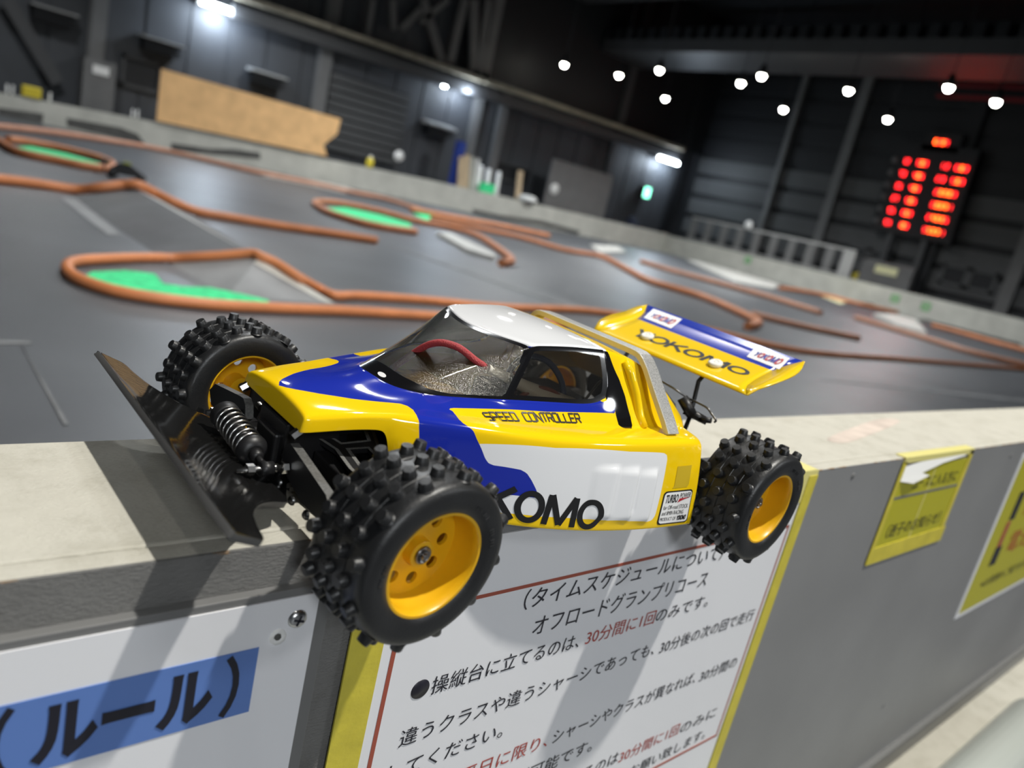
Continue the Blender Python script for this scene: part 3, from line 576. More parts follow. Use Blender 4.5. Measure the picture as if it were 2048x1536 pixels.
# --- sign 3: small yellow taped notice
s3 = thing('lost_property_notice', 'small yellow notice taped to the top edge of the barrier right of the rear wheel', 'sign')
panel('sheet', .628, .833, -.118, -.012, 'sign_yellow', s3)
panel('strip', .628, .833, -.0505, -.0475, 'steel_grey', s3, -.0016, -.0012)
panel('side_tape', .620, .630, -.130, -.004, 'tape_y', s3, -.0018, -.0010); panel('side_tape', .829, .842, -.120, -.001, 'tape_y', s3, -.0018, -.0010)
panel('bottom_tape', .6215, .8480, -.131, -.110, 'tape_y', s3, -.0020, -.0012)
MB().box((.622, -.0018, H0 - .006), (.842, .010, H0 + .0010)).build('top_tape', M['tape_pale'], s3)
t = MB(); t.add([(.630, -.0014, H0 - .010), (.68, -.004, H0 - .020), (.74, -.003, H0 - .012), (.815, -.002, H0 - .007), (.815, -.0014, H0 - .003), (.70, -.0014, H0 - .004), (.630, -.0014, H0 - .028), (.655, -.007, H0 - .030), (.700, -.006, H0 - .024)], [(0, 1, 8, 7, 6), (0, 5, 4, 3, 2, 1)], smooth=True); t.build('peeled_corner', M['paper'], s3)
line('コースに入る方に', .672, .815, -.0410, .0175, 'ink', s3)
line('（迷子のお知らせ）', .648, .812, -.0990, .0185, 'ink', s3)
panel('glare_fold', .7250, .7275, -.1185, -.012, 'tape_pale', s3, -.0015, -.0012)  # pale strip paints the glare along a fold into the sheet
# --- sign 4: big yellow notice at the right
s4 = thing('yellow_notice', 'large yellow notice with red lettering at the right edge, in a pale frame', 'sign')
panel('frame', 1.080, 1.60, -.306, -.020, 'sign_white', s4); panel('sheet', 1.092, 1.59, -.298, -.028, 'sign_yellow', s4, -.0016, -.0012)
line('走行前に必ず', 1.222, 1.54, -.135, .045, 'ink_red', s4, -.002)
line('電池の確認', 1.215, 1.54, -.205, .045, 'ink_red', s4, -.002)
line('※お客様のご協力をお願い致します', 1.150, 1.56, -.262, .018, 'ink', s4, -.002)
# a plain striped bar stands where the notice has a drawn figure
t = MB()
for k, (x, z, wd, hh) in enumerate(((1.168, -.115, .030, .05), (1.160, -.165, .022, .045), (1.164, -.205, .034, .034))): t.box((x - wd / 2, -.002, H0 + z - hh / 2), (x + wd / 2, -.0016, H0 + z + hh / 2), k % 2)
t.build('printed_bar', [M['ink'], M['line_red']], s4)

# ---- buggy body: control cage (mm, car frame: x forward, y left, z up), left half; mirrored
CAGE = [
 [(25,0,53),(25,9,53),(25,18,52.6),(25,26,52),(25,32,51),(25,35.4,49.8),(25.6,36.8,47.6),(26.3,37.3,44.5),(26.8,37.6,41.5)],
 [(5,0,55.3),(5,10,55.2),(5,20,54.9),(5,29,54.4),(5,36.5,53.8),(5,40,53),(5,41.6,51.2),(5,42,48),(5,42.2,45)],
 [(-10,0,57),(-11,11,56.6),(-12,21,55.6),(-12,31.5,54.9),(-11,40,54.6),(-11,44,54.2),(-11,45.6,52.8),(-11,46,49.5),(-11,46.2,46.5)],
 [(-19,0,59.2),(-19.5,9.5,58.8),(-22,21,57.2),(-25,32.5,56),(-20,41.5,55.4),(-17.5,46,55),(-17,47.6,53),(-16,48.2,49),(-16,48.6,45.5)],
 [(-27.5,0,61),(-28.2,10.5,60.7),(-32,20.5,60),(-45,31.5,60.3),(-34,45,56.4),(-27,50,55.7),(-24,52,53.2),(-19.5,53,42),(-19.5,55.5,6)],
 [(-52,0,75.8),(-53.5,14,74.6),(-57,28,71),(-65,42,62.3),(-60,55,56.6),(-54,63,56),(-53,66,53),(-54,69,28),(-55,71.5,5)],
 [(-90,0,94.5),(-93,18,94.8),(-104,44,96),(-86.5,51,64.5),(-89,63.5,56.2),(-87,76.5,55.2),(-87,80,51.8),(-87,83.4,27),(-88,85.5,2.5)],
 [(-128,0,100),(-129,22,99.8),(-131,47.2,98.3),(-128,60,66),(-128,67.3,56),(-126,85,54.4),(-126,88.4,51),(-128,91.8,26),(-129,94,-1)],
 [(-158,0,100),(-158,24,99.8),(-158,50,98.5),(-165,64.5,65.4),(-167,72.5,55.2),(-165,89,54),(-165,92,50.5),(-165,95.5,24),(-166,98,-3)],
 [(-176,0,97.6),(-176,25,97.2),(-173,51,96),(-180,66.5,62.5),(-184,73.5,54.6),(-188,90,53.8),(-188,93,50.2),(-188,97,23),(-190,99.5,-4)],
 [(-200,0,92.6),(-200,25,92.2),(-201,50,90.5),(-204,66.5,60),(-205,72,54.5),(-210,90,53.4),(-210,93,49.8),(-210,97.8,22),(-211,100.6,-4.5)],
 [(-228,0,78),(-228,25,77.4),(-229,54,74),(-226,64,58),(-223,72,54),(-226,89,52.8),(-226,92.4,49.2),(-226,98.4,22),(-227,101.2,-4.5)],
 [(-256,0,56),(-256,25,55.4),(-256,54,54.5),(-247,64,52),(-236,72,53),(-234.5,87,51.5),(-233.5,91.5,47.5),(-233,98.4,22),(-233,101.4,-4.5)],
]
LIP=[(-4,-1.5)]*13
def body_cage():
    vs=[];fs=[];tag=[];cr=[]
    idx={}
    n=len(CAGE);m=9
    def V(i,j,s):
        if j==0: s=1
        k=(i,j,s)
        if k not in idx:
            x,y,z=CAGE[i][j]; idx[k]=len(vs); vs.append((x,y*s,z if s>0 else z-.05*y*max(0,min(1,(x+80)/30))))
        return idx[k]
    for s in (1,-1):
        for i in range(n-1):
            for j in range(m-1):
                q=[V(i,j,s),V(i+1,j,s),V(i+1,j+1,s),V(i,j+1,s)]
                if s<0:q.reverse()
                if 4<=i<6 and j<3:t=1                # windshield
                elif 6<=i<8 and j==2:t=2 if s>0 else 3  # side windows
                else:t=0
                fs.append(q);tag.append(t)
        # nose front face
        low={}
        for j in range(6):
            x,y,z=CAGE[0][j]
            for r,(zz,xx) in enumerate(((46.5,26.2),(41.5,26.9))):
                ss=1 if j==0 else s
                k=('n',j,r,ss)
                if k not in idx: idx[k]=len(vs);vs.append((xx,y*ss,zz))
        g=lambda j,r:idx[('n',j,r,1 if j==0 else s)]
        for j in range(6):
            top=[V(0,j,s),V(0,j+1,s)]
            a=[g(j,0), g(j+1,0) if j<5 else V(0,7,s)]
            b=[g(j,1), g(j+1,1) if j<5 else V(0,8,s)]
            for u,w in ((top,a),(a,b)):
                q=[u[0],u[1],w[1],w[0]]
                if s<0:q.reverse()
                fs.append(q);tag.append(0)
        # turned-in lip along the pod bottom
        for i in range(4,n-1):
            for ii in (i,i+1):
                x,y,z=CAGE[ii][8];k=('l',ii,s)
                if k not in idx: idx[k]=len(vs);vs.append((x,(y-5)*s,z-1.2))
            q=[V(i,8,s),V(i+1,8,s),idx[('l',i+1,s)],idx[('l',i,s)]]
            if s<0:q.reverse()
            fs.append(q);tag.append(0)
        def C(a,b,w): cr.append((a,b,w))
        for i in range(n-1):
            C(V(i,8,s),V(i+1,8,s),.7 if i>3 else .9)
            if i>=4 and i<8: C(V(i,3,s),V(i+1,3,s),.85)
            if i>=4: C(V(i,4,s),V(i+1,4,s),.8)
            if i>=6: C(V(i,2,s),V(i+1,2,s),.55)
            C(V(i,5,s),V(i+1,5,s),.25)
            C(V(i,6,s),V(i+1,6,s),.35)
        for j in range(3): C(V(4,j,s),V(4,j+1,s),.6);C(V(6,j,s),V(6,j+1,s),.45 if j<2 else .5)
        C(V(8,2,s),V(8,3,s),.6)
        for j in range(6): C(V(0,j,s),V(0,j+1,s),.35)
    return vs,fs,tag,cr

# ------------------------------------------------------------------ the buggy
CARM = Matrix.Translation(((-0.04597), 0.06670, H0 + .0012)) @ (Matrix.Rotation(3.149795, 4, 'Z') @ Matrix.Rotation((-0.011180), 4, 'Y') @ Matrix.Rotation((-0.020503), 4, 'X'))
car = thing('radio_controlled_buggy', 'yellow blue and white model buggy with spiked tires perched across the barrier top', 'model car', mat4=CARM)
MM = .001
M['rubber'] = mat('black tire rubber', (.013, .0135, .0145), .40, spec=.5, bump=.08, bscale=700, var=.2, vscale=60)
M['rim_yellow'] = mat('yellow nylon rim', (.72, .40, .008), .33, spec=.5)
M['rim_yellow'].node_tree.nodes['Principled BSDF'].inputs['Subsurface Weight'].default_value = .12
M['rim_yellow'].node_tree.nodes['Principled BSDF'].inputs['Subsurface Radius'].default_value = (.004, .002, .0003)
M['blk'] = mat('black nylon', (.011, .011, .012), .42, spec=.45)
M['frp'] = mat('black fibre plate', (.012, .012, .013), .5)
M['frp_edge'] = mat('grey plate edge', (.17, .168, .16), .55, var=.3, vscale=900)
M['arm_edge'] = mat('dull grey arm edge', (.085, .084, .08), .55, var=.35, vscale=900)
M['steel'] = mat('bright steel', (.46, .455, .445), .26, 1.)
M['mid_steel'] = mat('worn steel', (.27, .265, .26), .3, 1.)
M['dark_steel'] = mat('dark steel', (.13, .13, .13), .3, 1.)
M['nylon'] = mat('white nylon', (.75, .74, .68), .4)
M['decal_black'] = mat('black decal', (.012, .012, .013), .38)
M['decal_white'] = mat('white decal', (.78, .78, .78), .35)
M['decal_red'] = mat('red decal', (.42, .02, .03), .4)
M['decal_blue'] = mat('blue decal', (.02, .03, .28), .4)
M['silver'] = mat('silver glitter film', (.46, .455, .44), .38, .55, var=.35, vscale=1500, detail=2)
M['film'] = mat('frosted clear film', (.62, .58, .42), .35, spec=.5)
# paints driven by signed distances stored on the mesh (livery boundaries)
def livery(name):
    m = mat(name, (.88, .575, .005), .07, spec=.5, coat=.2); nt = m.node_tree; b = nt.nodes['Principled BSDF']
    prev = None
    def attr(n):
        a = nt.nodes.new('ShaderNodeAttribute'); a.attribute_name = n
        g = nt.nodes.new('ShaderNodeMath'); g.operation = 'MULTIPLY_ADD'; g.inputs[1].default_value = 6.0; g.inputs[2].default_value = .5; g.use_clamp = True
        nt.links.new(a.outputs['Fac'], g.inputs[0]); return g.outputs[0]
    col = None
    for n, c in (('d_white', (.76, .77, .79)), ('d_blue', (.012, .026, .33)), ('d_black', (.006, .006, .007))):
        mx = nt.nodes.new('ShaderNodeMix'); mx.data_type = 'RGBA'; nt.links.new(attr(n), mx.inputs[0])
        if col is None: mx.inputs[6].default_value = (.86, .565, .006, 1)
        else: nt.links.new(col, mx.inputs[6])
        mx.inputs[7].default_value = (*c, 1); col = mx.outputs[2]
    nt.links.new(col, b.inputs['Base Color']); return m
M['livery'] = livery('painted shell')
def glazing(name, tint, sparkle):
    m = bpy.data.materials.new(name); m.use_nodes = True; nt = m.node_tree; nt.nodes.clear()
    N = nt.nodes.new; L = nt.links.new
    out = N('ShaderNodeOutputMaterial'); tr = N('ShaderNodeBsdfTransparent'); tr.inputs[0].default_value = (*tint, 1)
    gl = N('ShaderNodeBsdfGlossy'); gl.inputs['Roughness'].default_value = .03
    g2 = N('ShaderNodeBsdfGlossy'); g2.inputs['Roughness'].default_value = .22; g2.inputs[0].default_value = (1, .97, .9, 1)
    tc = N('ShaderNodeTexCoord'); n = N('ShaderNodeTexNoise'); n.inputs['Scale'].default_value = 1900; n.inputs['Detail'].default_value = 2; L(tc.outputs['Object'], n.inputs['Vector'])
    bp = N('ShaderNodeBump'); bp.inputs['Strength'].default_value = .35; bp.inputs['Distance'].default_value = .001; L(n.outputs['Fac'], bp.inputs['Height']); L(bp.outputs[0], g2.inputs['Normal'])
    fr = N('ShaderNodeFresnel'); fr.inputs[0].default_value = 1.5
    m1 = N('ShaderNodeMixShader'); L(fr.outputs[0], m1.inputs[0]); L(tr.outputs[0], m1.inputs[1]); L(gl.outputs[0], m1.inputs[2])
    m2 = N('ShaderNodeMixShader'); gr = N('ShaderNodeMapRange'); gr.inputs[1].default_value = .45; gr.inputs[2].default_value = .68; gr.inputs[3].default_value = sparkle * .35; gr.inputs[4].default_value = sparkle * 2.2; L(n.outputs['Fac'], gr.inputs[0]); L(gr.outputs[0], m2.inputs[0]); L(m1.outputs[0], m2.inputs[1]); L(g2.outputs[0], m2.inputs[2])
    bk = N('ShaderNodeBsdfPrincipled'); bk.inputs['Base Color'].default_value = (.006, .006, .007, 1); bk.inputs['Roughness'].default_value = .15; bk.inputs['Coat Weight'].default_value = .5
    a = N('ShaderNodeAttribute'); a.attribute_name = 'd_edge'; g = N('ShaderNodeMath'); g.operation = 'MULTIPLY_ADD'; g.inputs[1].default_value = 6; g.inputs[2].default_value = .5; g.use_clamp = True; L(a.outputs['Fac'], g.inputs[0])
    m3 = N('ShaderNodeMixShader'); L(g.outputs[0], m3.inputs[0]); L(m2.outputs[0], m3.inputs[1]); L(bk.outputs[0], m3.inputs[2]); L(m3.outputs[0], out.inputs[0])
    return m
M['screen'] = glazing('smoked windshield', (.82, .78, .70), .075)
M['pane'] = glazing('smoked side glazing', (.56, .52, .46), .02)

def sdf(poly, x, y):
    """signed distance, positive inside"""
    best = 1e9; inside = False; n = len(poly); j = n - 1
    for i in range(n):
        xi, yi = poly[i]; xj, yj = poly[j]; ex, ey = xj - xi, yj - yi; wx, wy = x - xi, y - yi
        t = (wx * ex + wy * ey) / (ex * ex + ey * ey + 1e-12); t = 0 if t < 0 else 1 if t > 1 else t
        dx, dy = wx - ex * t, wy - ey * t; dd = dx * dx + dy * dy
        if dd < best: best = dd
        if (yi > y) != (yj > y) and x < (xj - xi) * (y - yi) / (yj - yi) + xi: inside = not inside
        j = i
    return math.sqrt(best) * (1 if inside else -1)
# livery outlines in the chart (x, |y|-z) of the shell, mm
BLUE = [(26, -200), (25.5, -56), (24, -52.5), (22, -48.5), (18.8, -45), (8.9, -37.4), (-4.7, -29.7), (-22.9, -22.6), (-27.3, -20.4), (-29.6, -17), (-30.4, -12), (-28.8, -4), (-28.8, 4), (-30, 16), (-34, 34), (-40, 46.5), (-45, 47), (-70, 56.2), (-97, 66),
        (-97, 64), (-94.9, 59.7), (-91.1, 53.1), (-87.6, 47.9), (-83.8, 44.9), (-74.4, 40.7), (-68.5, 38.2), (-65.5, 36), (-63.4, 32.4), (-60.8, 26), (-57.4, 18.6), (-55.3, 12.8), (-53, 8.9), (-51.3, 5.6), (-51.2, 1.8), (-52.6, -4), (-52.6, -8), (-51, -11), (-54, -11.3), (-111.7, -.6), (-164.8, 4.6), (-165.8, 4.6), (-165.8, -2.5), (-155, -6), (-130, -40), (-86, -60), (-50, -200)]
WHITE = [(-60.1, 22.7), (-102.4, 34.6), (-158.3, 44), (-186.1, 46.9), (-190.5, 47.6), (-193.4, 49.2), (-194.6, 52.4), (-194.8, 62.4), (-194.6, 79.1), (-194, 94), (-191.5, 97.4), (-185.8, 97.8), (-145.1, 90.2), (-101.3, 78.9), (-78, 70.7), (-55, 60), (-40, 52), (-40, 20)]
ROOF = [(-80, -220), (-80, -20), (-159, -20), (-160.5, -45), (-163, -60), (-163, -220)]
BLACK = [(-160, -4), (-156.5, -20), (-156.5, -47), (-162, -47), (-166, -36), (-168.6, -30), (-171.8, -24), (-176.6, -10), (-179.6, 7.8), (-179.4, 16), (-177, 19.6), (-170, 18.9), (-166.6, 15), (-165.9, 5), (-165.7, -2)]
def build_shell():
    vs, fs, tg, cr = body_cage()
    me = bpy.data.meshes.new('cage'); me.from_pydata(vs, [], fs); me.update()
    me.polygons.foreach_set('material_index', tg)
    for k in range(4): me.materials.append(M['livery'])
    at = me.attributes.new('crease_edge', 'FLOAT', 'EDGE'); em = {tuple(sorted(e.vertices)): e.index for e in me.edges}
    for a, c, w_ in cr:
        k = tuple(sorted((a, c)))
        if k in em: at.data[em[k]].value = w_
    o = bpy.data.objects.new('cage', me); COL.objects.link(o)
    md = o.modifiers.new('s', 'SUBSURF'); md.levels = 4; md.render_levels = 4; md.boundary_smooth = 'PRESERVE_CORNERS'
    bpy.context.view_layer.update()
    ev = o.evaluated_get(bpy.context.evaluated_depsgraph_get()); m2 = ev.to_mesh()
    V = [v.co.copy() for v in m2.vertices]; P = [(tuple(p.vertices), p.material_index) for p in m2.polygons]
    ev.to_mesh_clear(); bpy.data.objects.remove(o)
    # louvers pressed into the pod sides
    for v in V:
        if v.z < 42 and -190 < v.x < -130 and abs(v.y) > 80:
            for xa, xb, zt, zb in ((-134, -152, 39.5, 5), (-151.5, -170, 38, 3), (-170.5, -187.5, 36, 1)):
                u = (v.x - xa) / (xb - xa)
                if 0 <= u <= 1 and zb - 1 < v.z < zt:
                    e = min(1, (1 - u) * 9) * (.25 + .75 * u); f_ = min(1, (zt - v.z) / 3.5) * min(1, (v.z - zb + 1) / 4)
                    v.y += (2.3 if v.y > 0 else -2.3) * e * f_
    return V, P
SV, SP = build_shell()
_up = sum(((SV[p[1]] - SV[p[0]]).cross(SV[p[2]] - SV[p[0]])).z for p, t in SP)
if _up < 0: SP = [(p[::-1], t) for p, t in SP]
SHELL = BVHTree.FromPolygons(SV, [p for p, t in SP])
def submesh(name, tags, m, parent):
    used = {}; vs = []; fs = []
    for p, t in SP:
        if t in tags:
            f = []
            for i in p:
                if i not in used: used[i] = len(vs); vs.append(SV[i])
                f.append(used[i])
            fs.append(f)
    me = bpy.data.meshes.new(name); me.from_pydata([tuple(v * MM) for v in vs], [], fs); me.materials.append(m); me.polygons.foreach_set('use_smooth', [True] * len(fs)); me.update()
    o = bpy.data.objects.new(name, me); COL.objects.link(o); o.parent = parent
    return o, vs, fs
shell, svs, sfs = submesh('body_shell', (0,), M['livery'], car)
def setattr_(o, n, vals): o.data.attributes.new(n, 'FLOAT', 'POINT').data.foreach_set('value', vals)
db, dw, dk = [], [], []
for v in svs:
    x, wv = v.x, abs(v.y) - v.z
    db.append(sdf(BLUE, x, wv) if -172 < x < 30 else -9)
    a = sdf(WHITE, x, wv) if wv > 15 else -9
    c = sdf(ROOF, x, wv) if wv < -10 else -9
    dw.append(max(a, c)); dk.append(sdf(BLACK, x, wv) if x < -154 and abs(v.y) > 46 else -9)
setattr_(shell, 'd_blue', db); setattr_(shell, 'd_white', dw); setattr_(shell, 'd_black', dk)
shell.data.materials.append(mat('bare yellow inside', (.52, .34, .02), .4)); md = shell.modifiers.new('thickness', 'SOLIDIFY'); md.thickness = .0008; md.offset = -1; md.material_offset = 1
def window(name, tg, m, lab, wf):
    o, vs, fs = submesh(name, (tg,), m, car); o['label'] = lab
    cnt = {}
    for f in fs:
        for a, c in zip(f, f[1:] + f[:1]): k = (min(a, c), max(a, c)); cnt[k] = cnt.get(k, 0) + 1
    bd = [(vs[a], vs[c]) for (a, c), n_ in cnt.items() if n_ == 1]
    bd = [((a + c) / 2) for a, c in bd]
    vals = []
    for v in vs:
        ds = sorted((v - q).length for q in bd)[:1]
        # soft minimum rounds the inner corners
        s_ = 0.
        dmin = ds[0]
        if dmin < 12:
            for q in bd[::2]:
                d_ = (v - q).length
                if d_ < dmin + 6: s_ += exp(-(d_ - dmin) / 1.1)
            dmin -= .55 * log(max(s_ / 3.2, 1.))
        vals.append(wf(v) - dmin)
    setattr_(o, 'd_edge', vals)
def ws_border(v):
    t = max(0, min(1, (v.x + 60) / 24)); return 1.9 + 8.6 * t * t * max(0, min(1, (78 - v.z) / 8)) + (1.0 if v.z > 86 else 0)
window('windshield', 1, M['screen'], 'smoked wraparound windshield with black border', ws_border)
window('side_window', 2, M['pane'], 'smoked left side window with black border', lambda v: 2.9 + (1.0 if v.x < -150 else 0))
window('side_window', 3, M['pane'], 'smoked right side window with black border', lambda v: 2.3)

# ---- decals laid on the shell
def on_side(x, z, off=.3):
    h = SHELL.ray_cast(Vector((x, 220, z)), Vector((0, -1, 0)))
    y = h[0].y if h[0] is not None else 95
    return (x, y + off, z)
def ribbon(pl, wd, closed=False):
    """2-D stroke with mitred joints -> verts, faces"""
    n = len(pl); vs = []; fs = []
    for i, p in enumerate(pl):
        a = pl[i - 1] if (i or closed) else None; c = pl[(i + 1) % n] if (i < n - 1 or closed) else None
        d1 = Vector((p[0] - a[0], p[1] - a[1])).normalized() if a else None; d2 = Vector((c[0] - p[0], c[1] - p[1])).normalized() if c else None
        if d1 is None: d1 = d2
        if d2 is None: d2 = d1
        n1 = Vector((-d1.y, d1.x)); n2 = Vector((-d2.y, d2.x)); nm = (n1 + n2)
        nm = nm.normalized() if nm.length > 1e-4 else n1
        k = wd / 2 / max(.35, nm.dot(n1)); vs += [(p[0] + nm.x * k, p[1] + nm.y * k), (p[0] - nm.x * k, p[1] - nm.y * k)]
    for i in range(n if closed else n - 1): j = (i + 1) % n; fs.append((2 * i, 2 * i + 1, 2 * j + 1, 2 * j))
    return vs, fs
def dense(pl, s=.12, closed=False):
    out = []; n = len(pl)
    for i in range(n if closed else n - 1):
        a, c = pl[i], pl[(i + 1) % n]; m_ = max(1, int(hypot(c[0] - a[0], c[1] - a[1]) / s))
        out += [(a[0] + (c[0] - a[0]) * k / m_, a[1] + (c[1] - a[1]) * k / m_) for k in range(m_)]
    if not closed: out.append(pl[-1])
    return out
OE = [(.43 + .35 * cos(2 * pi * k / 44), .5 + .44 * sin(2 * pi * k / 44)) for k in range(44)]
GLYPH = {'Y': (.86, [([(.06, 1), (.43, .48)], 0), ([(.80, 1), (.43, .48)], 0), ([(.43, .52), (.43, 0)], 0)]), 'O': (.86, [(OE, 1)]), 'K': (.82, [([(.1, 0), (.1, 1)], 0), ([(.74, 1), (.14, .46)], 0), ([(.30, .62), (.80, 0)], 0)]),
         'M': (1.14, [([(.10, 0), (.15, 1)], 0), ([(.17, 1), (.57, .04)], 0), ([(.57, .04), (.97, 1)], 0), ([(.99, 1), (1.04, 0)], 0)])}
def brand(mb, word, place, wd, mi=0, mi_o=None):
    """stroke letters; place(u, v) -> 3-D with u in letter heights"""
    u = 0
    for ch in word:
        adv, st = GLYPH[ch]
        for pl, cl in st:
            v2, f2 = ribbon(dense(pl, .12, cl), wd, cl)
            mb.add([place(u + a, c) for a, c in v2], f2, mi if (ch != 'O' or mi_o is None) else mi_o)
        u += adv
    return u
b = MB(MM)
WD = sum(GLYPH[c][0] for c in 'YOKOMO')
def side_place(u, v):
    x = -30.3 - 114.5 * u / WD; return on_side(x - 1.0 * v + .5, 12.2 - 12.8 * u / WD + 17.8 * v, .32)
brand(b, 'YOKOMO', side_place, .19); b.build('lettering', M['decal_black'], shell, recalc=False)['label'] = 'black lettering on the left pod'
# square lettering under the side window
SQ = {'S': [[(1, .95), (.12, .95), (0, .85), (0, .55), (.1, .5), (.9, .5), (1, .42), (1, .1), (.9, 0), (0, 0)]], 'P': [[(0, 0), (0, 1), (.88, 1), (1, .88), (1, .55), (.9, .45), (0, .45)]], 'E': [[(1, 1), (0, 1), (0, 0), (1, 0)], [(0, .5), (.85, .5)]], 'D': [[(0, 0), (.85, 0), (1, .12), (1, .88), (.85, 1), (0, 1), (0, 0)]],
      'C': [[(1, .92), (.9, 1), (.12, 1), (0, .88), (0, .12), (.12, 0), (1, 0)]], 'O': [[(.12, 0), (.88, 0), (1, .12), (1, .88), (.88, 1), (.12, 1), (0, .88), (0, .12), (.12, 0)]], 'N': [[(0, 0), (0, 1), (1, 0), (1, 1)]], 'T': [[(0, 1), (1, 1)], [(.5, 1), (.5, 0)]], 'R': [[(0, 0), (0, 1), (.88, 1), (1, .88), (1, .58), (.9, .48), (0, .48)], [(.55, .48), (1, 0)]], 'L': [[(0, 1), (0, 0), (1, 0)]]}
b = MB(MM); txt = 'SPEED CONTROLLER'
def skirt_pt(u, c):
    x = -69.6 - 65.8 * u + 1.0 * (c - .5); yt = 60.8 + 6.9 * u - (5.8 - 2.3 * u) * c; zt = 56.4 - .1 * u + (2.7 + 1.8 * u) * c
    dv = Vector((0, -.8, -.6)); h = SHELL.ray_cast(Vector((x, yt, zt)) - dv * 25, dv); q = h[0] if h[0] is not None else Vector((x, yt, zt))
    return Vector((x, q.y, q.z)) + Vector((0, .24, .34))
SKG = [[skirt_pt(k / 10, c) for c in (.02, .5, 1)] for k in range(11)]
def skirt(u, c):
    k = max(0, min(9, int(u * 10))); f = u * 10 - k; r = [SKG[k][q] * (1 - f) + SKG[k + 1][q] * f for q in range(3)]
    return tuple(r[0] * (1 - 2 * c) + r[1] * 2 * c if c < .5 else r[1] * (2 - 2 * c) + r[2] * (2 * c - 1))
for k, ch in enumerate(txt):
    if ch == ' ': continue
    for pl in SQ[ch]:
        v2, f2 = ribbon(pl, .19)
        b.add([skirt((k + .83 * a) / (len(txt) - .2), c) for a, c in v2], f2)
b.build('lettering', M['decal_black'], shell, recalc=False)['label'] = 'small black square lettering below the side window'
# sponsor sticker at the rear of the pod
def stk(u, v, off=.3): # u 0..1 left to right, v 0..1 bottom to top
    xl, xr = -197.2 - .8 * v, -228.9 + .5 * v; z0 = -2.0 - .5 * u; z1 = 20.6 - .2 * u
    return on_side(xl + (xr - xl) * u, z0 + (z1 - z0) * v, off)
def rrect(r=.1, n=5):
    out = []
    for cx, cy, a in ((1 - r, 1 - r, 0), (r, 1 - r, 90), (r, r, 180), (1 - r, r, 270)): out += [(cx + r * cos(R(a + 90 * k / n)), cy + r * sin(R(a + 90 * k / n))) for k in range(n + 1)]
    return out
stick = MB(MM)
def grid_fill(mb, fn, off, sc_, n=8, mi=0):
    vs = []; fs = []
    loop = rrect()
    vs.append(fn(.5, .5, off)); N = len(loop)
    for k in range(1, n + 1):
        for a, c in loop: vs.append(fn(.5 + (a - .5) * sc_[0] * k / n, .5 + (c - .5) * sc_[1] * k / n, off))
    for i in range(N): fs.append((0, 1 + i, 1 + (i + 1) % N))
    for k in range(n - 1):
        for i in range(N): fs.append((1 + k * N + i, 1 + (k + 1) * N + i, 1 + (k + 1) * N + (i + 1) % N, 1 + k * N + (i + 1) % N))
    mb.add(vs, fs, mi)
grid_fill(stick, stk, .25, (1, 1), mi=0); grid_fill(stick, stk, .42, (.93, .92), mi=1)
so = stick.build('sticker', [M['decal_black'], M['decal_white']], shell, recalc=False)
st = MB(MM)
def stext(body, u0, u1, v0, v1, mi=0, off=.6, bold=False, slant=.15):
    vs, fs, x0, x1, y0, y1 = text_mesh(body, bold)
    st.add([stk(u0 + (u1 - u0) * (x - x0 + slant * y) / (x1 - x0), v0 + (v1 - v0) * y / max(y1, .69), off) for x, y in vs], fs, mi)
stext('TURBO', .085, .50, .66, .90, bold=True); stext('POWER', .56, .93, .77, .92); stext('for Off-road STOCK', .08, .90, .46, .58, slant=.1); stext('and 8MIN RACING', .07, .78, .29, .41, slant=.1)
stext('PRODUCT OF', .05, .56, .12, .22, slant=.1)
u_ = 0
brand(st, 'YOKOMO', lambda u, v: stk(.59 + .30 * u / WD + .02 * v, .11 + .13 * v, .6), .28)
st.add([stk(u, v, .6) for u, v in ((.50, .64), (.56, .76), (.93, .78), (.74, .73), (.62, .69))], [(0, 1, 2, 3, 4)], 1)
st.build('lettering', [M['decal_black'], M['decal_red']], so if False else shell, recalc=False)['label'] = 'sticker lettering at the rear of the left pod'
M['tape_clear'] = mat('dull see-through tape', (.52, .36, .01), .6)
b = MB(MM); N = 8; vs = [on_side(-207 - 15.5 * i / N + (1.5 if j == 0 else 0), 22.2 + 14.5 * j / N, .2) for i in range(N + 1) for j in range(N + 1)]
b.add(vs, [(i * (N + 1) + j, (i + 1) * (N + 1) + j, (i + 1) * (N + 1) + j + 1, i * (N + 1) + j + 1) for i in range(N) for j in range(N)]); b.build('tape_patch', M['tape_clear'], shell, recalc=False)
# oval badge on the cowl
b = MB(MM); vs = []
c0 = Vector((-30,9.4,63.5)); dr = Vector((186 + 25, 330 - 18, 178 - 67)).normalized()
eu = Vector((-.85, .45, -.28)).normalized(); ev_ = dr.cross(eu).normalized()
for a, c in [(0, 0)] + circle(0, 0, 1, 20):
    q = c0 + eu * 2.6 * a + ev_ * 1.25 * c; h = SHELL.ray_cast(q + dr * 20, -dr); vs.append(tuple((h[0] if h[0] is not None else q) + dr * .35))
b.add(vs, [(0, 1 + i, 1 + (i + 1) % 20) for i in range(20)]); b.build('badge', M['decal_white'], shell, recalc=False)

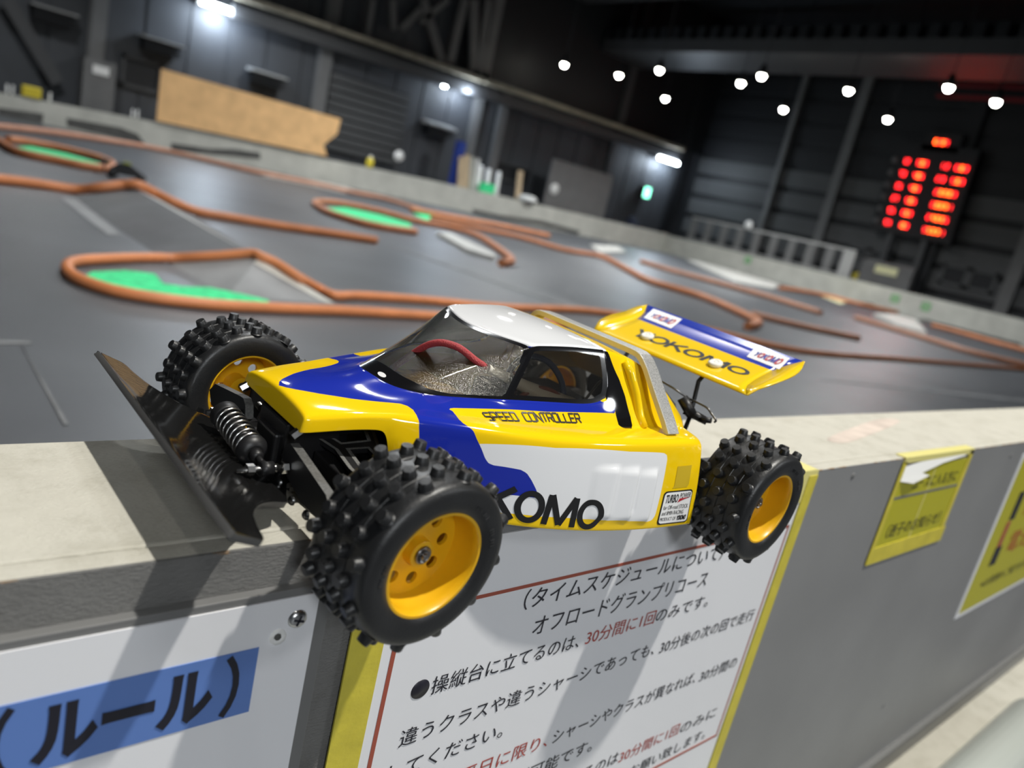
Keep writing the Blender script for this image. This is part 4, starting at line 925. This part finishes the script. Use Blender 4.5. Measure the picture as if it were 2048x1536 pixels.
# ---- silver roll hoop
def strip(path, x_off, wd, th, m, name, lab=None):
    """band following path (points mm), width along x, thickness outward"""
    b = MB(MM); vs = []; fs = []; n = len(path)
    for i, p in enumerate(path):
        p = Vector(p); a = Vector(path[max(i - 1, 0)]); c = Vector(path[min(i + 1, n - 1)]); d = c - a; nrm = Vector((0, -d.z, d.y)).normalized()
        if nrm.z < 0 or (abs(nrm.z) < .2 and nrm.y * p.y < 0): nrm = -nrm
        for xx, oo in ((0, 0), (-wd, 0), (-wd, th), (-.4, th), (0, th - .4)): q = p + Vector((xx + x_off, 0, 0)) + nrm * oo; vs.append(tuple(q))
    for i in range(n - 1):
        for k in range(5): fs.append((i * 5 + k, i * 5 + (k + 1) % 5, i * 5 + 5 + (k + 1) % 5, i * 5 + 5 + k))
    fs += [(4, 3, 2, 1, 0), tuple(range(5 * n - 5, 5 * n))]
    b.add(vs, fs)
    for i in range(n - 1):
        b.mi[i * 5 + 4] = 1; b.mi[i * 5 + 0] = 1; b.mi[i*5+3] = 1
    return b
half = [(-204.5, 82.5, 53), (-203, 78, 60), (-199.8, 67.5, 74), (-197, 57, 88), (-196, 52.6, 92.6), (-195.7, 50.5, 94), (-195.6, 48, 94.7), (-195.6, 42, 95), (-195.6, 25, 95)]
path = half + [(-195.6, 0, 95)] + [(x, -y, z) for x, y, z in reversed(half)]
hb = strip(path, 4, 11.5, 3.8, None, 'roll_hoop'); hp = hb.build('roll_hoop', [M['silver'], M['film']], car, .0003); hp['label'] = 'silver glitter roll hoop'
# deck side ribs beside the cabin
for s in (1, -1):
    b = MB(MM); b.tube([(-177, 53 * s, 92), (-181, 57 * s, 86), (-186, 62 * s, 74), (-189, 68 * s, 60), (-191, 71.5 * s, 54)], [2.2, 3, 3.2, 3.4, 4], 12)
    o = b.build('rib', M['livery'], shell); n_ = len(o.data.vertices)
    for a in ('d_blue', 'd_white', 'd_black'): setattr_(o, a, [-9.] * n_)

# ---- wheels
def lathe_wheel():
    b = MB(MM)
    prof = [(25.9, -1.6), (26.5, -.4), (26.5, .7), (25.6, 1.1), (24.4, .9), (23.9, .2), (23.5, -3), (23.0, -13.5), (22.6, -14.5), (22.6, -16.5), (23.2, -18), (23.4, -33), (23.8, -36), (24.6, -36.9), (26.0, -36.7), (26.5, -36), (26.2, -34), (25.4, -33), (25.2, -4)]
    b.lathe(prof, 72, closed=True)
    loops = [circle(0, 0, 23.0, 72)] + [circle(15.4 * cos(R(45 * k + 12)), 15.4 * sin(R(45 * k + 12)), 3.1, 22) for k in range(8)] + [circle(8.6 * cos(R(a)), 8.6 * sin(R(a)), 2.5, 16) for a in (70, 250)]
    vs, fs = plate(loops, 2.0); b.add([(x, -16.4 + z, y) for x, y, z in vs], fs)
    b.lathe([(6.8, -14.5), (6.4, -9.2), (6.0, -8.9), (4.4, -8.9), (4.4, -11)], 40); b.lathe([(7.5, -16.4), (7.2, -27), (0, -27)], 30)
    rim = b.build('wheel', M['rim_yellow'], None)
    for p in rim.data.polygons: p.use_smooth = True
    md = rim.modifiers.new('e', 'EDGE_SPLIT'); md.split_angle = R(38)
    t = MB(MM)
    R1 = 39.9
    prof = [(25.4, .8), (26.6, 1.9), (29.5, 2.9), (33.5, 3.2), (36.6, 2.6), (38.3, 1.5), (39.3, -.2), (39.75, -2), (R1, -4.5), (R1 + .05, -9.6), (R1 + .4, -10), (R1 + .05, -10.4), (R1 + .1, -17.9), (R1 + .4, -18.3), (R1 + .1, -18.7), (R1 + .05, -25.9), (R1 + .4, -26.3), (R1 + .05, -26.7), (R1, -32.5), (39.75, -34.6), (39.3, -36.4), (38.3, -37.9), (36.6, -38.8), (33.5, -39.3), (29.5, -39), (26.6, -37.9), (25.4, -36.8)]
    t.lathe(prof, 110)
    def stud(a, y):
        ca, sa = cos(a), sin(a); nr = Vector((ca, 0, sa)); tn = Vector((-sa, 0, ca)); ay = Vector((0, 1, 0)); c = nr * (R1 - .5) + ay * y
        k = 12; rings = ((3.9, 0), (3.4, .5), (2.85, 3.9), (2.6, 4.2), (0.02, 4.22)); vs = []; fs = []
        for r, h in rings: vs += [tuple(c + nr * h + (tn * cos(2 * pi * i / k) + ay * sin(2 * pi * i / k)) * r) for i in range(k)]
        for q in range(len(rings) - 1):
            for i in range(k): fs.append((q * k + i, q * k + (i + 1) % k, q * k + k + (i + 1) % k, q * k + k + i))
        t.add(vs, fs, 0, False)
    NR = 12
    for k in range(NR):
        a = 2 * pi * k / NR
        for y in (-3.0, -14.2, -25.4, -35.2): stud(a, y)
        for y in (-8.6, -19.8, -31): stud(a + pi / NR, y)
    # raised sidewall blocks
    for a0 in (2.4, 2.62, 3.0, 3.2, .3, .5):
        for da in (0, .05, .1): 
            a = a0 + da; c = Vector((cos(a) * 30.5, 3.2, sin(a) * 30.5)); t.tube([c - Vector((cos(a) * 1.1, .35, sin(a) * 1.1)), c + Vector((cos(a) * 1.1, 0, sin(a) * 1.1))], .38, 6)
    tire = t.build('tire', M['rubber'], rim)
    for p in tire.data.polygons: p.use_smooth = True
    md = tire.modifiers.new('e', 'EDGE_SPLIT'); md.split_angle = R(33)
    n = MB(MM); n.lathe([(4.3, -9.6), (4.3, -8.0), (3.9, -7.7), (3.4, -7.7), (3.3, -8.6), (2.4, -8.6)], 32); n.lathe([(0, -7.6), (2.6, -7.6), (2.7, -9)], 6, smooth=False); n.tube([(0, -9, 0), (0, -6.3, 0)], 1.5, 14)
    n.build('hub_bearing', M['mid_steel'], rim)
    return rim
w0 = lathe_wheel()
def put(o, x, y, z, rz, rx_, right, spin=0):
    o.parent = car
    m = Matrix.Translation((x * MM, y * MM, z * MM)) @ Matrix.Rotation(rz, 4, 'Z') @ Matrix.Rotation(rx_, 4, 'X')
    if right: m = m @ Matrix.Rotation(pi, 4, 'Z')
    o.matrix_local = m @ Matrix.Rotation(spin, 4, 'Y')
put(w0, 0, 125.49, 16.28, 0.0793, (-0.0141), False, .35)
for a in ((3.11, -125.49, 13.66, 0.0793, -(-0.0141), True, 1.05), (-278.84, 128.47, 15.98, 0.0315, (-0.0177), False, .6), (-278.84, -128.47, 15.98, -0.0315, -(-0.0177), True, .2)): put(copy_thing(w0), *a)

# ---- bumper
out = [(86, 0), (86, 107), (84.5, 107.6), (71.5, 105.3), (70, 100.8), (69, 92.7), (66, 81.2), (62.7, 74.6), (58.3, 68), (52.7, 62.2), (45.4, 57), (36.8, 53.5), (35, 49), (31, 40), (24, 26), (16, 22), (16, 0)]
def bz(x): t = (86 - x) / 70; return 30.5 - 33 * t + 6.5 * t * t
half_ = dense(out, 3); NB = len(half_)
b = MB(MM); vs = []; fs = []
W_ = 14
for s in (1, -1):
    base = len(vs)
    ys = [109 * k / 60 for k in range(61)]
    # outline at given y: x range via scan of the polygon
    cols = []
    full = out + []
    for y in ys:
        xs = []
        for (xa, ya), (xb, yb) in zip(out, out[1:]):
            if (ya - y) * (yb - y) <= 0 and abs(yb - ya) > 1e-6: xs.append(xa + (xb - xa) * (y - ya) / (yb - ya))
        if len(xs) < 2:
            if y < 1e-6: xs = [86, 16]
            else: continue
        cols.append((y, max(xs), min(xs)))
    n_ = len(cols)
    for y, xa, xb in cols:
        for k in range(W_ + 1): x = xa + (xb - xa) * k / W_; vs.append((x, y * s, bz(x) + (0.9 if k == 0 else 0)))
    for i in range(n_ - 1):
        for k in range(W_):
            q = (base + i * (W_ + 1) + k, base + (i + 1) * (W_ + 1) + k, base + (i + 1) * (W_ + 1) + k + 1, base + i * (W_ + 1) + k + 1); fs.append(q if s < 0 else q[::-1])
b.add(vs, fs, 0, True)
M['smoke'] = mat('dark smoked plastic', (.008, .008, .008), .09, spec=.6, alpha=.92, bump=.03, bscale=400)
bo = b.build('bumper', M['smoke'], car); md = bo.modifiers.new('t', 'SOLIDIFY'); md.thickness = .0032; md.offset = -1; md.use_rim = True; bo.data.materials.append(mat('highlit plastic edge', (.06, .06, .06), .4)); md.material_offset_rim = 1  # rim coloured lighter to draw the highlight along the edge
md = bo.modifiers.new('b', 'BEVEL'); md.width = .0005; md.segments = 2; md.limit_method = 'ANGLE'; md.angle_limit = R(50)

# ---- chassis, decks, suspension
def xy_plate(name, loops, z, th, m=None, edge=None, parent=None):
    vs, fs = plate(loops, th); b = MB(MM); b.add([(x, y, z + zz) for x, y, zz in vs], fs); o = b.build(name, m or M['frp'], parent or car)
    if edge:
        e = MB(MM)
        for k, lp in enumerate(loops):
            v2, f2 = ribbon(lp, edge, True); e.add([(x, y, z + th + .15) for x, y in v2], f2)
        e.build('bare_edge', M['frp_edge'], o, recalc=False)
    return o
def sym(h): return h + [(x, -y) for x, y in reversed(h)]
xy_plate('chassis_plate', [sym([(20, 0.01), (20, 24), (-20, 30), (-40, 52), (-225, 60), (-245, 34), (-300, 30), (-300, 0.01)])], 3.2, 2.6)
def cz(t): return [(p[0], p[1]) for p in t]
deck_half = [(14, .01), (11, 6), (8.5, 24), (6, 38), (3.5, 50), (-2, 62), (-12, 66), (-20, 60), (-26, 40), (-31, 28), (-33, 10), (-38, .01)]
hole1 = cz(((-1.4,6,28), (-29.8,3.6,28), (-23,21.5,28), (-4.7,23.8,28))); hole2 = cz(((-4.8,30.9,28), (-17.5,30.3,28), (-16.5,41.1,28), (-0.5,54.1,28)))
h1 = [(x, y) for x, y in hole1]; h2 = [(x, y) for x, y in hole2]
deck = [(5,2.2,28), (3.9,17.1,28), (1.5,30.8,28), (5.3,53.2,28), (4.9,72.7,28), (-19.7,47.7,28), (-24,30.3,28), (-31.4,11.7,28), (-40.3,-11.7,28), (-10.6,-12.9,28)]
xy_plate('front_arm_plate', [cz(deck), h1, h2], 26, 3, edge=2.1)
MB(MM).box((-34, 20, 6), (8, 58, 24)).build('servo_case', M['blk'], car, .001)
MB(MM).box((-34, -48, 6), (6, -18, 26)).build('receiver_case', M['blk'], car, .001)
MB(MM).box((-8, -17, 5), (24, 17, 38)).box((22, -12, 8), (27, 12, 30)).build('front_gearbox', M['blk'], car, .0015)
for s in (1, -1):
    # upper rocker arm with pale edge
    pr = [(24, 24), (27, 31), (31, 33.5), (36, 33), (73, 26.5), (80, 20), (74, 13), (52, 12), (34, 17)]
    b = MB(MM); b.poly([(28, y * s, z) for y, z in pr], (-4.6, 0, 0))
    o = b.build('upper_arm', [M['frp'], M['arm_edge']], car)
    for p in o.data.polygons:
        if p.normal.z > .35 and abs(p.normal.x) < .5: p.material_index = 1
    b = MB(MM); vs, fs = plate([[(20, 20), (14, 30), (10, 78), (-6, 78), (-14, 30), (-20, 20)], [(8, 36), (5, 66), (-2, 66), (-7, 36)]], 4); b.add([(x, y * s, z + 6.5 - (y - 20) * .03) for x, y, z in vs], fs); b.build('lower_arm', M['blk'], car)
    b = MB(MM); b.box((-6, 70 * s - 5, 4), (9, 70 * s + 5, 28)).box((-5, 75 * s - 6, 10), (6, 75 * s + 14 * (1 if s > 0 else 0) + 0, 22)); b.build('steering_knuckle', M['blk'], car, .0012)
    b = MB(MM); b.tube([(3, 60 * s, 16), (0, 112 * s, 16)], 2.4, 14); b.build('axle', M['dark_steel'], car)
    b = MB(MM); b.tube([(-12, 20 * s, 24), (-14, 74 * s, 20)], 1.6, 12); b.build('tie_rod', M['steel'], car)
    b = MB(MM); b.tube([(24, 33 * s, 41.5), (29, 33.5 * s, 38)], 2.6, 6, smooth=False); b.build('body_mount', M['mid_steel'], car)
    for (x, y, z) in ((29, 44, 9), (29, 60, 9.5), (30, 30, 12)): MB(MM).lathe([(0, 2.2), (1.4, 2.0), (2.4, 1.0), (2.6, 0)], 16, 'x', (x - 1, y * s, z)).build('screw', M['dark_steel'], car)
    # rear
    b = MB(MM); vs, fs = plate([[(-262, 22), (-268, 34), (-272, 84), (-288, 84), (-292, 34), (-298, 22)], [(-272, 40), (-276, 72), (-284, 72), (-287, 40)]], 5); b.add([(x, y * s, z + 8) for x, y, z in vs], fs); b.build('rear_arm', M['blk'], car)
    b = MB(MM); b.box((-288, 76 * s - 6, 6), (-270, 76 * s + 6, 28)); b.tube([(-279, 60 * s, 16), (-279, 116 * s, 16)], 2.4, 14); b.build('rear_hub', M['blk'], car, .001)
    b = MB(MM); b.tube([(-272, 40 * s, 63), (-276, 50 * s, 53)], 4.2, 14).tube([(-274, 44 * s, 55), (-282, 60 * s, 52)], [3.6, 3.0], 12).tube([(-278, 56 * s, 52), (-280, 64 * s, 54.5)], 2.2, 12); b.build('shock_cap', M['blk'], car)
    b = MB(MM); b.tube([(-308, 33 * s, 86), (-292, 36 * s, 75), (-285, 43 * s, 49.5), (-280, 44 * s, 22)], 1.7, 12); b.build('wing_mount', M['blk'], car)
vs, fs = plate([sym([(72, .01), (70, 24), (62, 40), (52, 46), (42, 43), (38, 30), (20, 26), (8, 34), (8, .01)])], 4)
b = MB(MM); b.add([(-262 - z, y, x - 4) for x, y, z in vs], fs); b.build('rear_shock_tower', M['frp'], car)
MB(MM).box((-300, -20, 6), (-258, 20, 44)).build('rear_gearbox', M['blk'], car, .002)
b = MB(MM); b.tube(spline([(-268, -30, 68), (-269, 0, 70), (-270, 30, 67.5), (-277, 40, 63.5), (-279, 46, 62.8), (-280, 57, 62), (-281, 62, 59), (-281, 67, 56), (-282, 66, 54)], 5), .85, 8); b.build('sway_bar', M['dark_steel'], car)

# ---- front coil shock lying across the nose
A_, B_ = Vector((39, -27, 26.2)), Vector((39, 33, 21.6)); D_ = (B_ - A_).normalized()
def along(t): return A_ + D_ * t
LEN = (B_ - A_).length
sh_ = MB(MM); sh_.tube([along(-1), along(1), along(5), along(7)], [5.2, 7.8, 7.8, 7.4], 24); sh_.tube([along(7), along(34)], 4.4, 20); sh_.tube([along(40), along(41), along(43), along(45.5)], [8.0, 8.1, 7.4, 4.6], 24); sh_.tube([along(45), along(49), along(50)], [3.6, 3.2, 1.8], 18); sh_.tube([along(49), along(LEN - 3)], 1.7, 12)
shock = sh_.build('front_shock', M['blk'], car)
u1 = D_.cross(Vector((1, 0, 0))).normalized(); u2 = D_.cross(u1)
MBs = MB(MM); T_ = 7.2
MBs.tube([along(6.5 + 34 * k / (24 * T_)) + (u1 * cos(2 * pi * k / 24) + u2 * sin(2 * pi * k / 24)) * 7.0 for k in range(int(24 * T_) + 1)], .8, 8); MBs.build('coil_spring', M['steel'], shock)
b = MB(MM); b.tube([B_ + Vector((3.2, 0, 0)), B_ + Vector((-3.2, 0, 0))], [3.5, 3.5], 20).tube([B_ + Vector((0, 0, 0)), B_ - D_ * 5], [2.4, 2.0], 12); b.build('ball_end', M['blk'], shock)
b = MB(MM); b.tube([(54, 33.4, 21.8), (28, 33.4, 21.8)], 1.35, 12).tube([(49, 33.4, 21.8), (45.5, 33.4, 21.8)], 2.9, 6, smooth=False).tube([(31.5, 33.4, 21.8), (28.5, 33.4, 21.8)], 3.1, 6, smooth=False).tube([(37, 33.4, 21.8), (33.4, 33.4, 21.8)], 2.2, 14); b.build('shock_bolt', M['steel'], shock)
b = MB(MM); b.tube([(48, -28.5, 26.3), (26, -28.5, 26.3)], 1.4, 12).tube([(45.5, -28.5, 26.3), (43, -28.5, 26.3)], 2.8, 6, smooth=False); b.build('shock_bolt', M['steel'], shock)

# ---- rear wing
WX = [(-289.5, 80.6), (-295, 83), (-300, 85), (-308, 87.8), (-316, 90.6), (-324, 93.6), (-332, 96.7), (-338, 99.6), (-344, 102.8), (-353, 108.6)]
def wz(x):
    for (xa, za), (xb, zb) in zip(WX, WX[1:]):
        if xb <= x <= xa: return za + (zb - za) * (x - xa) / (xb - xa)
    return WX[0][1] if x > WX[0][0] else WX[-1][1]
def fold(x): return {0: 78.4, 1: 73.5, 2: 71.2, 3: 69.7, 4: 69, 5: 69, 6: 69.2, 7: 70.5, 8: 73, 9: 79.3}[x]
edge = [(0, 79, 80.6), (1, 81.8, 86), (2, 84.2, 89), (3, 85.6, 92), (4, 86.2, 94.6), (5, 86.2, 96.8), (6, 86, 99.2), (7, 85.6, 102), (8, 84, 105), (9, 80.2, 108.8)]
b = MB(MM); vs = []; fs = []; mis = []; NY = 24
for i, (x, z) in enumerate(WX):
    for j in range(NY + 1): y = fold(i) * (2 * j / NY - 1); vs.append((x, y, z))
for i in range(len(WX) - 1):
    for j in range(NY): fs.append((i * (NY + 1) + j, i * (NY + 1) + j + 1, (i + 1) * (NY + 1) + j + 1, (i + 1) * (NY + 1) + j)); mis.append(1 if i >= 6 else 0)
b.add(vs, fs, 0, True); b.mi = mis
for s in (1, -1):
    v2 = []
    for i, ye, ze in edge: x = WX[i][0]; v2 += [(x, fold(i) * s, WX[i][1]), (x - 1.0, (fold(i) * .45 + ye * .55) * s, WX[i][1] * .6 + ze * .4), (x - 1.5, ye * s, ze)]
    f2 = []
    for i in range(len(edge) - 1):
        for k in range(2): q = (i * 3 + k, i * 3 + k + 1, i * 3 + k + 4, i * 3 + k + 3); f2.append(q if s > 0 else q[::-1])
    b.add(v2, f2, 0, True)
M['wing_yellow'] = mat('yellow translucent shell plastic', (.84, .56, .008), .2, coat=.6); M['wing_blue'] = mat('blue painted plastic', (.012, .035, .36), .22, coat=.6)
wg = b.build('rear_wing', [M['wing_yellow'], M['wing_blue']], car, recalc=False); md = wg.modifiers.new('t', 'SOLIDIFY'); md.thickness = .0011; md.offset = -1
def wp(y, x, off=.35): return (x, y, wz(x) + off)
b = MB(MM); brand(b, 'YOKOMO', lambda u, v: wp(-51.5 + 112.5 * u / WD, -304.2 - 5.6 * u / WD - (14.2 - 4.0 * u / WD) * v), .165); b.build('lettering', M['decal_black'], wg, recalc=False)['label'] = 'black lettering across the wing'
for s0, s1 in ((-68.5, -34.5), (40, 71.5)):
    b = MB(MM); c4 = ((s0 + 2.5, -336.3), (s1 + .6, -335.6), (s1 - 2, -350.8), (s0 - 1.2, -350.9)); n_ = 6
    def lg(u, v, off=.35): y = (c4[0][0] * (1 - u) + c4[1][0] * u) * (1 - v) + (c4[3][0] * (1 - u) + c4[2][0] * u) * v; x = (c4[0][1] * (1 - u) + c4[1][1] * u) * (1 - v) + (c4[3][1] * (1 - u) + c4[2][1] * u) * v; return wp(y, x, off)
    b.add([lg(i / n_, j / n_) for j in range(n_ + 1) for i in range(n_ + 1)], [(j * (n_ + 1) + i, j * (n_ + 1) + i + 1, (j + 1) * (n_ + 1) + i + 1, (j + 1) * (n_ + 1) + i) for j in range(n_) for i in range(n_)], 0)
    brand(b, 'YOKOMO', lambda u, v: lg(.10 + .76 * u / WD + .07 * v, .26 + (.38 + .12 * u / WD) * v, .7), .27, 1, 2)
    b.build('logo_sticker', [M['decal_white'], M['decal_blue'], M['decal_red']], wg, recalc=False)
for s in (1, -1):
    q = Vector((-308.6, 35 * s, wz(-308.6) + 1.0)); tilt = Matrix.Rotation(R(-19), 3, 'Y').to_4x4()
    MB(MM).lathe([(0, 2.4), (1.6, 2.4), (1.8, 1.5), (2.2, 2.7), (4.6, 2.5), (5.6, 1.6), (5.7, .2), (5.2, -.8), (0, -.8)], 30, 'z', q, m=Matrix.Rotation(R(21), 4, 'Y')).build('wing_washer', M['nylon'], wg)

# ---- wiring and receiver gear seen through the glazing
M['red_wire'] = mat('red cable', (.38, .035, .04), .5, bump=.5, bscale=1500); M['blue_wire'] = mat('blue cable', (.035, .05, .11), .45); M['brown_wire'] = mat('brown cable', (.20, .06, .035), .5); M['grey_wire'] = mat('grey cable', (.22, .23, .24), .4)
M['sleeve'] = mat('milky heat shrink', (.66, .63, .55), .45)
c_ = MB(MM); c_.tube([(-80, 37, 78.5), (-95, 38, 74)], [2.7, 2.9], 18).tube([(-94, 38, 74.3), (-110, 40, 69), (-150, 43, 56)], [3.0, 4.0, 7.5], 18); c_.build('wire_sleeve', M['sleeve'], car)
c_ = MB(MM); c_.tube(spline([(-50, -12, 60), (-58, 8, 82), (-66, 22, 86), (-76, 32, 80.5), (-84, 37, 77.4)], 6), 2.1, 12); c_.build('red_cable', M['red_wire'], car)
c_ = MB(MM); c_.tube(spline([(-98, 36, 66), (-102, 33, 78), (-116, 30, 85), (-134, 30, 82), (-146, 33, 72), (-150, 36, 60), (-149, 38, 50)], 6), 2.0, 12); c_.build('blue_cable', M['blue_wire'], car)
c_ = MB(MM); c_.tube(spline([(-104, 42, 60), (-114, 42, 68), (-128, 43, 68), (-142, 44, 61), (-148, 44, 50)], 6), 1.8, 12); c_.build('brown_cable', M['brown_wire'], car)
c_ = MB(MM); c_.tube(spline([(-150, 46, 56), (-158, 46, 62), (-168, 44, 72), (-176, 40, 74)], 6), .9, 10); c_.build('grey_cable', M['grey_wire'], car)
M['tray'] = mat('yellow brown tray', (.42, .26, .02), .5, var=.9, vscale=90)
MB(MM).box((-100, -46, 33), (-48, 6, 50)).build('receiver_tray', M['tray'], car, .003)
MB(MM).box((-118, -40, 6), (-60, 44, 32)).build('battery_pack', M['blk'], car, .003)
MB(MM).box((-215, -44, 6), (-140, 34, 48)).build('motor_case', M['blk'], car, .004)
c_ = MB(MM); c_.tube([(-124, 16, 40), (-124, 16, 70)], 3.0, 14); c_.build('antenna_stub', M['brown_wire'], car)
